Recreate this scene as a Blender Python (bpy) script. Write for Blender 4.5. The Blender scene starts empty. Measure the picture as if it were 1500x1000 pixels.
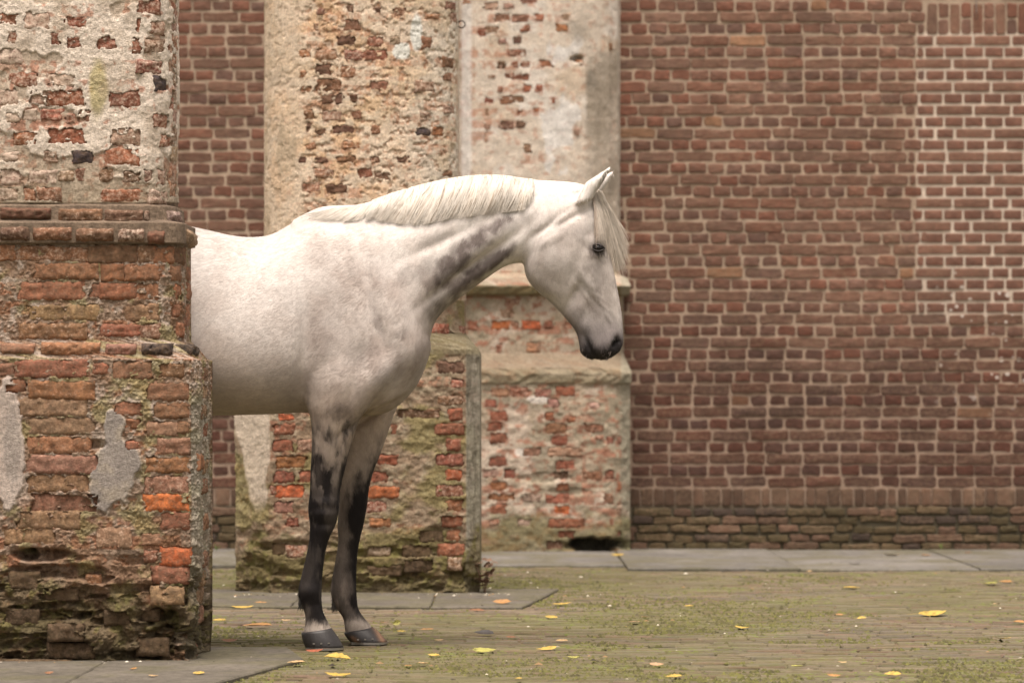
import bpy, math, random
import numpy as np
from mathutils import Vector, Matrix

# ------------------------------------------------------------------ camera, sky, sun, exposure
scene = bpy.context.scene
COL = scene.collection
FPX, HOR, CAMZ = 5000.0, 583.0, 0.93          # focal length in photo pixels, horizon row, eye height

cam_d = bpy.data.cameras.new('camera')
cam = bpy.data.objects.new('camera', cam_d); COL.objects.link(cam)
cam.location = (0, 0, CAMZ); cam.rotation_euler = (math.radians(90), 0, 0)
cam_d.sensor_width = 36.0; cam_d.lens = 36.0 * FPX / 1500.0
cam_d.shift_y = (HOR - 500.0) / 1500.0
cam_d.clip_end = 2000.0
cam_d.dof.use_dof = True; cam_d.dof.focus_distance = 12.6; cam_d.dof.aperture_fstop = 4.0
scene.camera = cam

world = bpy.data.worlds.new('World'); scene.world = world; world.use_nodes = True
wn = world.node_tree; wn.nodes.clear()
SUN_EL, SUN_AZ = math.radians(74), math.radians(-172)   # azimuth measured from +Y (away from the camera) towards +X
sky = wn.nodes.new('ShaderNodeTexSky'); sky.sky_type = 'NISHITA'; sky.sun_disc = False
sky.sun_elevation = SUN_EL; sky.sun_rotation = SUN_AZ
sky.air_density = 1.0; sky.dust_density = 4.0; sky.ozone_density = 1.0
hs = wn.nodes.new('ShaderNodeHueSaturation'); hs.inputs['Saturation'].default_value = 0.18   # cloud cover greys the blue
bgn = wn.nodes.new('ShaderNodeBackground'); bgn.inputs['Strength'].default_value = 0.062
wo = wn.nodes.new('ShaderNodeOutputWorld')
warm = wn.nodes.new('ShaderNodeMix'); warm.data_type = 'RGBA'; warm.blend_type = 'MULTIPLY'; warm.inputs[0].default_value = 1.0
warm.inputs[7].default_value = (1.0, 0.892, 0.81, 1)      # the photograph is balanced warm
wn.links.new(sky.outputs[0], hs.inputs['Color']); wn.links.new(hs.outputs[0], warm.inputs[6]); wn.links.new(warm.outputs[2], bgn.inputs['Color'])
wn.links.new(bgn.outputs[0], wo.inputs['Surface'])

sl = bpy.data.lights.new('sun', 'SUN'); sl.energy = 1.5; sl.angle = math.radians(35); sl.color = (1.0, 0.90, 0.815)
sun = bpy.data.objects.new('sun', sl); COL.objects.link(sun)
sd = Vector((math.sin(SUN_AZ) * math.cos(SUN_EL), math.cos(SUN_AZ) * math.cos(SUN_EL), math.sin(SUN_EL)))
sun.rotation_euler = (-sd).to_track_quat('-Z', 'Y').to_euler(); sun.location = sd * 40

vs = scene.view_settings
vs.view_transform = 'Standard'; vs.look = 'None'; vs.gamma = 1.0; vs.use_curve_mapping = False
vs.exposure = 1.75

# ------------------------------------------------------------------ helpers
def P(px, py, d):                             # photo pixel at depth d -> world point
    return Vector(((px - 750) * d / FPX, d, CAMZ - (py - HOR) * d / FPX))

def sstep(a, b, x):
    t = np.clip((x - a) / (b - a), 0, 1); return t * t * (3 - 2 * t)

_T2 = {}
def vn2(x, y, seed=0):                        # 2-D value noise, 0..1
    if seed not in _T2: _T2[seed] = np.random.RandomState(seed + 11).rand(256, 256).astype(np.float32)
    T = _T2[seed]
    xi = np.floor(x).astype(np.int64); yi = np.floor(y).astype(np.int64)
    fx = x - xi; fy = y - yi; fx = fx * fx * (3 - 2 * fx); fy = fy * fy * (3 - 2 * fy)
    x0 = xi & 255; x1 = (xi + 1) & 255; y0 = yi & 255; y1 = (yi + 1) & 255
    return (T[x0, y0] * (1 - fx) + T[x1, y0] * fx) * (1 - fy) + (T[x0, y1] * (1 - fx) + T[x1, y1] * fx) * fy

def fbm2(x, y, seed=0, o=4, g=0.5):
    s = 0; a = 1; n = 0
    for k in range(o):
        s = s + a * vn2(x * 2 ** k + 17.3 * k, y * 2 ** k + 5.7 * k, seed + k); n += a; a *= g
    return s / n

_T3 = {}
def vn3(p, seed=0):
    if seed not in _T3: _T3[seed] = np.random.RandomState(seed + 77).rand(64, 64, 64).astype(np.float32)
    T = _T3[seed]; i = np.floor(p).astype(np.int64); f = p - i; f = f * f * (3 - 2 * f)
    a = i & 63; b = (i + 1) & 63; r = 0
    for dx in (0, 1):
        for dy in (0, 1):
            for dz in (0, 1):
                X = b[:, 0] if dx else a[:, 0]; Y = b[:, 1] if dy else a[:, 1]; Z = b[:, 2] if dz else a[:, 2]
                r = r + T[X, Y, Z] * (f[:, 0] if dx else 1 - f[:, 0]) * (f[:, 1] if dy else 1 - f[:, 1]) * (f[:, 2] if dz else 1 - f[:, 2])
    return r
def fbm3(p, seed=0, o=3):
    s = 0; a = 1; n = 0
    for k in range(o):
        s = s + a * vn3(p * 2 ** k + 3.1 * k, seed + k); n += a; a *= .5
    return s / n

def mesh_np(name, V, F, mat=None, cols=None, smooth=True):
    """mesh from numpy arrays; F is (n,3) or (n,4); cols = per-vertex rgb"""
    me = bpy.data.meshes.new(name)
    V = np.asarray(V, dtype=np.float32); F = np.asarray(F, dtype=np.int32)
    me.vertices.add(len(V)); me.vertices.foreach_set('co', V.ravel())
    k = F.shape[1]
    me.loops.add(F.size); me.loops.foreach_set('vertex_index', F.ravel())
    me.polygons.add(len(F)); me.polygons.foreach_set('loop_start', np.arange(0, F.size, k, dtype=np.int32))
    me.polygons.foreach_set('use_smooth', np.full(len(F), smooth))
    me.update(calc_edges=True); me.validate()
    if cols is not None:
        at = me.color_attributes.new('Col', 'FLOAT_COLOR', 'POINT')
        c = np.ones((len(V), 4), dtype=np.float32); c[:, :3] = cols
        at.data.foreach_set('color', c.ravel())
    if mat: me.materials.append(mat)
    return me

def obj(name, me, parent=None, loc=None, label=None, cat=None, group=None, kind=None):
    o = bpy.data.objects.new(name, me); COL.objects.link(o)
    if parent: o.parent = parent
    if loc is not None: o.location = loc
    tag(o, label, cat, group, kind); return o

def tag(o, label=None, cat=None, group=None, kind=None):
    if label: o['label'] = label
    if cat: o['category'] = cat
    if group: o['group'] = group
    if kind: o['kind'] = kind

# ------------------------------------------------------------------ materials
def new_mat(name):
    m = bpy.data.materials.new(name); m.use_nodes = True
    nt = m.node_tree; b = nt.nodes['Principled BSDF']
    return m, nt, b
def nd(nt, t, **kw):
    n = nt.nodes.new(t)
    for k, v in kw.items():
        if k in n.inputs: n.inputs[k].default_value = v
        else: setattr(n, k, v)
    return n
def noise(nt, vec, scale, detail=4, rough=0.6):
    n = nd(nt, 'ShaderNodeTexNoise'); n.inputs['Scale'].default_value = scale
    n.inputs['Detail'].default_value = detail; n.inputs['Roughness'].default_value = rough
    if vec is not None: nt.links.new(vec, n.inputs['Vector'])
    return n.outputs['Fac']
def mapr(nt, fac, a, b, c, d):
    n = nd(nt, 'ShaderNodeMapRange'); n.inputs[1].default_value = a; n.inputs[2].default_value = b
    n.inputs[3].default_value = c; n.inputs[4].default_value = d; nt.links.new(fac, n.inputs[0]); return n.outputs[0]
def mixc(nt, fac, a, b, mode='MIX'):
    n = nd(nt, 'ShaderNodeMix', data_type='RGBA', blend_type=mode)
    for inp, v in ((n.inputs[0], fac), (n.inputs[6], a), (n.inputs[7], b)):
        if hasattr(v, 'default_value') or hasattr(v, 'is_linked'): nt.links.new(v, inp)
        else: inp.default_value = v if isinstance(v, (int, float)) else (*v, 1)
    return n.outputs[2]
def math_(nt, op, a, b):
    n = nd(nt, 'ShaderNodeMath', operation=op)
    for inp, v in ((n.inputs[0], a), (n.inputs[1], b)):
        if isinstance(v, (int, float)): inp.default_value = v
        else: nt.links.new(v, inp)
    return n.outputs[0]
def bump(nt, b, h, strength, dist):
    n = nd(nt, 'ShaderNodeBump'); n.inputs['Strength'].default_value = strength; n.inputs['Distance'].default_value = dist
    nt.links.new(h, n.inputs['Height']); nt.links.new(n.outputs[0], b.inputs['Normal'])
def grey(nt, v):                                # scalar -> colour multiplier
    n = nd(nt, 'ShaderNodeCombineColor')
    for i in range(3): nt.links.new(v, n.inputs[i])
    return n.outputs[0]

def mat_vcol(name, var=0.35, scale=120, bscale=260, bstr=0.5, bdist=0.003, rough=0.92):
    """vertex-coloured mineral surface (plaster, mortar, stone) with grain and fine relief"""
    m, nt, b = new_mat(name); g = nd(nt, 'ShaderNodeNewGeometry')
    at = nd(nt, 'ShaderNodeAttribute', attribute_name='Col')
    n1 = noise(nt, g.outputs['Position'], scale, 5, 0.65)
    n2 = noise(nt, g.outputs['Position'], 14, 3)
    v = math_(nt, 'MULTIPLY', mapr(nt, n1, .25, .75, 1 - var, 1 + var), mapr(nt, n2, .3, .7, .88, 1.12))
    sp = mapr(nt, noise(nt, g.outputs['Position'], scale * 2.1, 3, .6), .30, .42, 1 - var, 1)      # dark pinholes
    v = math_(nt, 'MULTIPLY', v, sp)
    nt.links.new(mixc(nt, 1.0, at.outputs['Color'], grey(nt, v), 'MULTIPLY'), b.inputs['Base Color'])
    hh = math_(nt, 'ADD', noise(nt, g.outputs['Position'], bscale, 5, .7), math_(nt, 'MULTIPLY', noise(nt, g.outputs['Position'], bscale * .3, 6, .75), 1.6))
    bump(nt, b, hh, bstr, bdist)
    b.inputs['Roughness'].default_value = rough; b.inputs['Specular IOR Level'].default_value = 0.25
    return m

def mat_brick(name, source, var=0.4, scale=70, lime=(0.74, 0.61, 0.49), bdist=0.004, splash=False):
    """fired clay; colour from the object (source 'obj', alpha = limewash left on it) or from the mesh ('Col')"""
    m, nt, b = new_mat(name); g = nd(nt, 'ShaderNodeNewGeometry'); pos = g.outputs['Position']
    if source == 'obj':
        oi = nd(nt, 'ShaderNodeObjectInfo'); base = oi.outputs['Color']; alpha = oi.outputs['Alpha']
    else:
        base = nd(nt, 'ShaderNodeAttribute', attribute_name='Col').outputs['Color']; alpha = None
    n1 = noise(nt, pos, scale, 6, .68); n2 = noise(nt, pos, scale * .28, 3)
    v = math_(nt, 'MULTIPLY', mapr(nt, n1, .28, .72, 1 - var, 1 + var), mapr(nt, n2, .3, .7, 1 - var * .85, 1 + var * .6))
    c = mixc(nt, 1.0, base, grey(nt, v), 'MULTIPLY')
    hue = mapr(nt, noise(nt, pos, scale * .5, 4), .45, .7, 0, .45)
    c = mixc(nt, hue, c, mixc(nt, 1.0, c, (1.0, 0.78, 0.72), 'MULTIPLY'))
    if alpha is not None:
        dn = mapr(nt, noise(nt, pos, scale * .8, 5, .7), .42, .68, 0, .6)         # ingrained dirt
        c = mixc(nt, dn, c, (.21, .14, .09))
        ln = noise(nt, pos, scale * 1.0, 6, .75)
        lm = mapr(nt, math_(nt, 'ADD', ln, math_(nt, 'MULTIPLY', alpha, .42)), .62, .86, 0, .8)
        c = mixc(nt, lm, c, lime)
    if source == 'Col' or splash:
        stn = math_(nt, 'MULTIPLY', mapr(nt, noise(nt, pos, 1.1, 5, .6), .3, .7, .80, 1.18), mapr(nt, noise(nt, pos, 4.5, 4, .6), .3, .7, .88, 1.12))   # damp and soot
        c = mixc(nt, 1.0, c, grey(nt, stn), 'MULTIPLY')
    if splash:                                    # pale lime splashes flicked on the wall, photo right
        sx = nd(nt, 'ShaderNodeSeparateXYZ'); nt.links.new(pos, sx.inputs[0])
        vo = nd(nt, 'ShaderNodeTexVoronoi'); vo.inputs['Scale'].default_value = 17; nt.links.new(pos, vo.inputs['Vector'])
        rad = mapr(nt, noise(nt, pos, 5, 2), .36, .75, 0.0, .42)
        dot = math_(nt, 'LESS_THAN', vo.outputs['Distance'], rad)
        mx = mapr(nt, sx.outputs[0], 2.45, 2.75, 0, 1); mz = math_(nt, 'MULTIPLY', mapr(nt, sx.outputs[2], .8, 1.1, 0, 1), mapr(nt, sx.outputs[2], 1.6, 1.85, 1, 0))
        c = mixc(nt, math_(nt, 'MULTIPLY', math_(nt, 'MULTIPLY', dot, .8), math_(nt, 'MULTIPLY', mx, mz)), c, (.62, .56, .5))
    nt.links.new(c, b.inputs['Base Color'])
    bump(nt, b, noise(nt, pos, scale * 1.5, 8, .75), .8, bdist)
    b.inputs['Roughness'].default_value = .88; b.inputs['Specular IOR Level'].default_value = .3
    return m

M_CORE = mat_vcol('weathered_plaster_and_mortar', .42, 110, 300, .85, .008)
M_MORTAR = mat_vcol('wall_mortar', .22, 90, 220, .5, .002)
M_BRICK = mat_brick('old_pier_brick', 'obj', .5, 75, bdist=.012)
M_WBRICK = mat_brick('wall_brick', 'obj', .22, 60, bdist=.002, splash=True)
M_WBRICKS = mat_brick('wall_brick_mass', 'Col', .22, 60, bdist=.002, splash=True)
M_SLAB = mat_vcol('bluestone', .34, 34, 160, .5, .004, .8)
# ------------------------------------------------------------------ ground
def build_ground():
    g = mesh_np('ground', [(-400, -100, -.06), (400, -100, -.06), (400, 700, -.06), (-400, 700, -.06)], [(0, 1, 2, 3)])
    m, nt, b = new_mat('earth'); ge = nd(nt, 'ShaderNodeNewGeometry')
    nt.links.new(mixc(nt, noise(nt, ge.outputs['Position'], .8, 5), (.16, .14, .09), (.10, .105, .055)), b.inputs['Base Color'])
    b.inputs['Roughness'].default_value = .95; g.materials.append(m)
    obj('ground', g, kind='structure', label='open courtyard ground around the paved area')

    # bedding of the paving: mossy sand seen in the joints
    X0, X1, Y0, Y1 = -4.6, 4.6, 9.6, 20.86
    nx, ny = 60, 80
    xs, ys = np.meshgrid(np.linspace(X0, X1, nx), np.linspace(Y0, Y1, ny), indexing='ij')
    V = np.stack([xs, ys, np.full_like(xs, -.011)], -1).reshape(-1, 3)
    idx = np.arange(nx * ny).reshape(nx, ny)
    F = np.stack([idx[:-1, :-1], idx[1:, :-1], idx[1:, 1:], idx[:-1, 1:]], -1).reshape(-1, 4)
    m, nt, b = new_mat('mossy_joint_sand'); ge = nd(nt, 'ShaderNodeNewGeometry')
    f = mapr(nt, noise(nt, ge.outputs['Position'], 3.5, 5, .65), .38, .6, 0, 1)
    nt.links.new(mixc(nt, f, (.038, .03, .02), (.06, .068, .016)), b.inputs['Base Color']); b.inputs['Roughness'].default_value = 1
    bump(nt, b, noise(nt, ge.outputs['Position'], 120, 3), .8, .006)
    pav = obj('pavement', mesh_np('paving_bed', V, F, m), kind='structure', label='mossy brick paving of the courtyard')

    # clinker bricks laid on edge, rows running left to right
    rng = np.random.RandomState(5)
    tx = [];
    y = Y0 + .02; r = 0
    while y < Y1 - .02:
        ph = .058 * (1 + .08 * (rng.rand() - .5))
        x = X0 + .1 * (r % 2) + rng.rand() * .02
        while x < X1 - .2:
            L = .205 + .012 * (rng.rand() - .5)
            tx.append((x + L / 2, y + ph / 2, L - .006 - .004 * rng.rand(), ph - .014 - .006 * rng.rand())); x += L
        y += ph; r += 1
    T = np.array(tx); n = len(T)
    cx, cy, L, W = T.T
    wob = .016 * (fbm2(cx * .9, cy * .9, 31, 2) - .5)
    z = .012 * (fbm2(cx * 1.3, cy * 1.3, 41, 3) - .5) + .005 * (rng.rand(n) - .5)
    tilt = .006 * (rng.rand(n, 2) - .5)
    q = np.array([(-1, -1), (1, -1), (1, 1), (-1, 1)])
    top = np.zeros((n, 4, 3)); bot = np.zeros((n, 4, 3)); 
    for k in range(4):
        j = 1 + .02 * (rng.rand(n) - .5)
        top[:, k, 0] = cx + q[k, 0] * (L / 2 - .004) * j; top[:, k, 1] = cy + wob + q[k, 1] * (W / 2 - .004)
        top[:, k, 2] = z + tilt[:, 0] * q[k, 0] + tilt[:, 1] * q[k, 1] * .5
        bot[:, k, 0] = cx + q[k, 0] * L / 2; bot[:, k, 1] = cy + wob + q[k, 1] * W / 2; bot[:, k, 2] = top[:, k, 2] - .006
    low = bot.copy(); low[:, :, 2] = -.03
    V = np.concatenate([top, bot, low], 1).reshape(-1, 3)
    base = (np.arange(n) * 12)[:, None]
    fl = [(0, 1, 2, 3)] + [(a, a + 4, (a + 1) % 4 + 4, (a + 1) % 4) for a in range(4)] + [(a + 4, a + 8, (a + 1) % 4 + 8, (a + 1) % 4 + 4) for a in range(4)]
    F = np.concatenate([base + np.array(f)[None] for f in fl], 0)
    tone = rng.rand(n)
    c = np.where((tone < .55)[:, None], (.145, .110, .074), np.where((tone < .8)[:, None], (.124, .100, .072), (.138, .090, .060)))
    c = c * (.78 + .44 * rng.rand(n, 1))
    cols = np.repeat(c, 12, 0)
    m, nt, b = new_mat('mossy_clinker'); ge = nd(nt, 'ShaderNodeNewGeometry'); pos = ge.outputs['Position']
    at = nd(nt, 'ShaderNodeAttribute', attribute_name='Col')
    v = mapr(nt, noise(nt, pos, 45, 5, .7), .3, .7, .72, 1.28)
    c0 = mixc(nt, 1.0, at.outputs['Color'], grey(nt, v), 'MULTIPLY')
    big = noise(nt, pos, .55, 4, .6); fine = noise(nt, pos, 16, 6, .75)
    mf = mapr(nt, math_(nt, 'ADD', math_(nt, 'MULTIPLY', big, .62), math_(nt, 'MULTIPLY', fine, .6)), .53, .71, 0, .82)
    c1 = mixc(nt, mf, c0, (.108, .102, .035))
    mg = mapr(nt, math_(nt, 'ADD', math_(nt, 'MULTIPLY', noise(nt, pos, 1.7, 4), .5), math_(nt, 'MULTIPLY', noise(nt, pos, 38, 4, .7), .6)), .60, .67, 0, .9)
    c1 = mixc(nt, mg, c1, (.135, .155, .03))
    nt.links.new(c1, b.inputs['Base Color']); b.inputs['Roughness'].default_value = .85
    bump(nt, b, noise(nt, pos, 110, 5, .7), .6, .004)
    obj('paving_bricks', mesh_np('paving_bricks', V, F, m, cols, smooth=False), pav, kind='stuff', label='rows of narrow mossy paving bricks')

    # grit, petals and crumbs on the paving
    rng = np.random.RandomState(8); Vs = []; Fs = []; Cs = []; k = 0
    for i in range(900):
        X = rng.uniform(-2.6, 3.0); Y = rng.uniform(10.6, 20.0); s = rng.choice([.003, .005, .008], p=[.55, .33, .12]) * rng.uniform(.7, 1.4)
        q = rng.rand()
        if q > .75: X, Y = rng.uniform(-2.0, -1.02), 11.9 - abs(rng.normal(0, .05))      # crumbs at the near pier
        if q < .35: X, Y = rng.uniform(-1.3, .0), 16.08 - abs(rng.normal(0, .12))      # mortar crumbs at the pier's foot
        c = [(.6, .55, .45), (.05, .04, .03), (.25, .16, .08), (.32, .28, .22)][rng.choice(4, p=[.22, .3, .2, .28])]
        a = rng.rand() * 6.28
        for (dx, dy, dz) in ((-1, -.6, 0), (1, -.7, 0), (.8, .6, 0), (-.9, .7, 0), (0, 0, .8)):
            Vs.append((X + s * (dx * math.cos(a) - dy * math.sin(a)) * 1.3, Y + s * (dx * math.sin(a) + dy * math.cos(a)), .009 + dz * s)); Cs.append(c)
        Fs += [(k, k + 1, k + 4), (k + 1, k + 2, k + 4), (k + 2, k + 3, k + 4), (k + 3, k, k + 4)]; k += 5
    obj('grit', mesh_np('grit', Vs, Fs, M_SLAB, np.array(Cs), False), label='crumbs of mortar, petals and grit scattered on the paving', cat='grit', kind='stuff')
    # moss cushions in the joints
    rng = np.random.RandomState(18); n = 60000
    X = rng.uniform(-3.4, 3.6, n); Yd = 1 / rng.uniform(1 / 20.3, 1 / 10.3, n)
    k = fbm2(X * 1.1, Yd * 1.1, 81, 4) + .5 * (fbm2(X * 6, Yd * 6, 85, 3) - .5); keep = k > .555 - .05 * rng.rand(n); X, Yd = X[keep], Yd[keep]; n = len(X)
    row = np.round((Yd - Y0 - .02) / .058) * .058 + Y0 + .02; Yd = np.where(rng.rand(n) < .6, row + rng.normal(0, .006, n), Yd)
    s = rng.uniform(.004, .011, n); h = rng.uniform(.0, .0035, n) * np.where(rng.rand(n) < .05, 2.2, 1); a = rng.rand(n) * 6.28
    V = np.zeros((n, 4, 3))
    for j in range(3):
        V[:, j, 0] = X + s * 1.5 * np.cos(a + j * 2.1); V[:, j, 1] = Yd + s * np.sin(a + j * 2.1)
    V[:, 3, 0] = X + s * .3 * np.cos(a); V[:, 3, 1] = Yd; V[:, 3, 2] = h + .004; V[:, :3, 2] = -.004
    b4 = (np.arange(n) * 4)[:, None]; F = np.concatenate([b4 + np.array(f)[None] for f in ((0, 1, 3), (1, 2, 3), (2, 0, 3))])
    c = np.where(rng.rand(n, 1) < .6, np.array((.108, .103, .030)), np.array((.094, .083, .034))) * rng.uniform(.65, 1.3, (n, 1))
    obj('moss', mesh_np('moss', V.reshape(-1, 3), F, M_SLAB, np.repeat(c, 4, 0), True), label='low yellow green moss growing between the paving bricks', cat='moss', kind='stuff')
    return pav

def slab(pts, z0, z1, parent, seed, col):
    """a bluestone slab from its plan outline (world x,y), slightly bevelled, top gridded by fan"""
    rng = np.random.RandomState(seed); pts = np.array(pts, float); n0 = len(pts)
    out = []
    for i in range(n0):
        a, b = pts[i], pts[(i + 1) % n0]; k = max(2, int(np.linalg.norm(b - a) / .06))
        for t in range(k): out.append(a + (b - a) * t / k)
    out = np.array(out); n = len(out); cen = out.mean(0)
    out += .010 * (np.stack([fbm2(out[:, 0] * 14, out[:, 1] * 14, 91, 3), fbm2(out[:, 0] * 14 + 7, out[:, 1] * 14, 93, 3)], -1) - .5) + .004 * (rng.rand(n, 2) - .5)
    dirn = (cen - out); dirn /= np.linalg.norm(dirn, axis=1)[:, None]
    rings = [np.c_[out, np.full(n, z0)], np.c_[out, np.full(n, z1 - .005)], np.c_[out + dirn * .006, np.full(n, z1)]]
    for f in (.06, .15, .27, .4, .55, .7, .85):
        q = out + (cen - out) * f; rings.append(np.c_[q, z1 + .003 * (rng.rand(n) - .5)])
    V = np.concatenate(rings + [np.array([[cen[0], cen[1], z1]])]); F = []
    for r in range(len(rings) - 1):
        for i in range(n):
            j = (i + 1) % n; F.append((r * n + i, r * n + j, (r + 1) * n + j, (r + 1) * n + i))
    c = len(V) - 1; r = (len(rings) - 1) * n
    for i in range(0, n): F.append((r + i, r + (i + 1) % n, c, c))
    F4 = np.array(F); tri = F4[:, 2] == F4[:, 3]
    F3 = np.concatenate([F4[~tri][:, [0, 1, 2]], F4[~tri][:, [0, 2, 3]], F4[tri][:, :3]])
    vn = fbm2(V[:, 0] * 3, V[:, 1] * 3, 50 + seed % 40, 4)
    C = np.array(col)[None] * (.6 + .75 * vn)[:, None] * np.random.RandomState(seed + 7).uniform(.85, 1.12)
    moss = np.clip(sstep(.44, .64, fbm2(V[:, 0] * 5 + 3, V[:, 1] * 5, 61, 4)) + .5 * (np.r_[np.repeat([1, 1, 1, .7, .3, 0, 0, 0, 0, 0], n), 0] * fbm2(V[:, 0] * 12, V[:, 1] * 12, 65, 3)), 0, 1)[:, None] * .7
    C = C * (1 - moss) + np.array((.11, .10, .06)) * moss
    return obj('stone_slab', mesh_np('stone_slab', V, F3, M_SLAB, C, False), parent)

def build_slabs(pav):
    g = (.15, .14, .125)
    # strip along the wall
    edges = [-4.4, -3.3, -2.25, -1.2, -.2, .62, 1.55, 2.52, 3.4, 4.4]
    for i in range(len(edges) - 1):
        fr = 18.35 if edges[i] > .5 else 18.75
        slab([(edges[i] + .004, fr), (edges[i + 1] - .004, fr), (edges[i + 1] - .004, 20.72), (edges[i] + .004, 20.72)], -.03, .014 + .003 * (i % 3 - 1), pav, 100 + i, g)
    g = (.112, .099, .08)
    # apron round the middle pier
    slab([(-1.62, 15.25), (-.98, 15.06), (-.98, 16.3), (-1.62, 16.5)], -.03, .012, pav, 120, g)
    slab([(-.974, 15.06), (-.36, 15.03), (-.36, 16.2), (-.974, 16.2)], -.03, .014, pav, 121, g)
    slab([(-.354, 15.03), (.045, 15.03), (.225, 16.45), (-.354, 16.45)], -.03, .012, pav, 122, g)
    # apron round the near pier
    slab([(-2.3, 10.4), (-1.45, 10.4), (-1.42, 11.95), (-2.3, 11.95)], -.03, .014, pav, 130, g)
    slab([(-1.444, 10.4), (-.98, 10.9), (-.735, 12.02), (-1.414, 12.02)], -.03, .014, pav, 131, g)
    slab([(-1.41, 12.028), (-.73, 12.028), (-.83, 12.62), (-1.41, 12.62)], -.03, .012, pav, 132, g)

# ------------------------------------------------------------------ courtyard wall
WALL_D = 20.8
WS = FPX / WALL_D
def wall_brick_shape(L, H, rng, rough, D=.03):
    """outline ring with uneven, rounded corners, a bevelled face and sides going back into the wall"""
    c = min(.012, H * .2) * (.5 + .6 * rough)
    base = []
    nx = 4 if L > .15 else 2
    hl, hh = L / 2, H / 2
    for k in range(nx + 1): base.append((-hl + c + (2 * hl - 2 * c) * k / nx, -hh))
    base += [(hl - c * .3, -hh + c * .3), (hl, -hh + c), (hl, hh - c), (hl - c * .3, hh - c * .3)]
    for k in range(nx + 1): base.append((hl - c - (2 * hl - 2 * c) * k / nx, hh))
    base += [(-hl + c * .3, hh - c * .3), (-hl, hh - c), (-hl, -hh + c), (-hl + c * .3, -hh + c * .3)]
    b = np.array(base); n = len(b)
    b = b + (rng.rand(n, 2) - .5) * np.array([.007, .0085]) * rough
    f = b * np.array([(hl - .004) / hl, (hh - .004) / hh])
    fy = -.0 + (rng.rand(n) - .5) * .003 * rough
    V = [np.c_[f[:, 0], fy, f[:, 1]], np.c_[b[:, 0], np.full(n, .005), b[:, 1]], np.c_[b[:, 0], np.full(n, D), b[:, 1]], [[0, -.0015 + (rng.rand() - .5) * .003 * rough, 0]]]
    V = np.concatenate(V); F = []
    for i in range(n):
        j = (i + 1) % n
        F += [(i, j, 3 * n), (i, n + i, n + j), (i, n + j, j), (n + i, 2 * n + i, 2 * n + j), (n + i, 2 * n + j, n + j)]
    return V, np.array(F)[:, ::-1]

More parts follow.
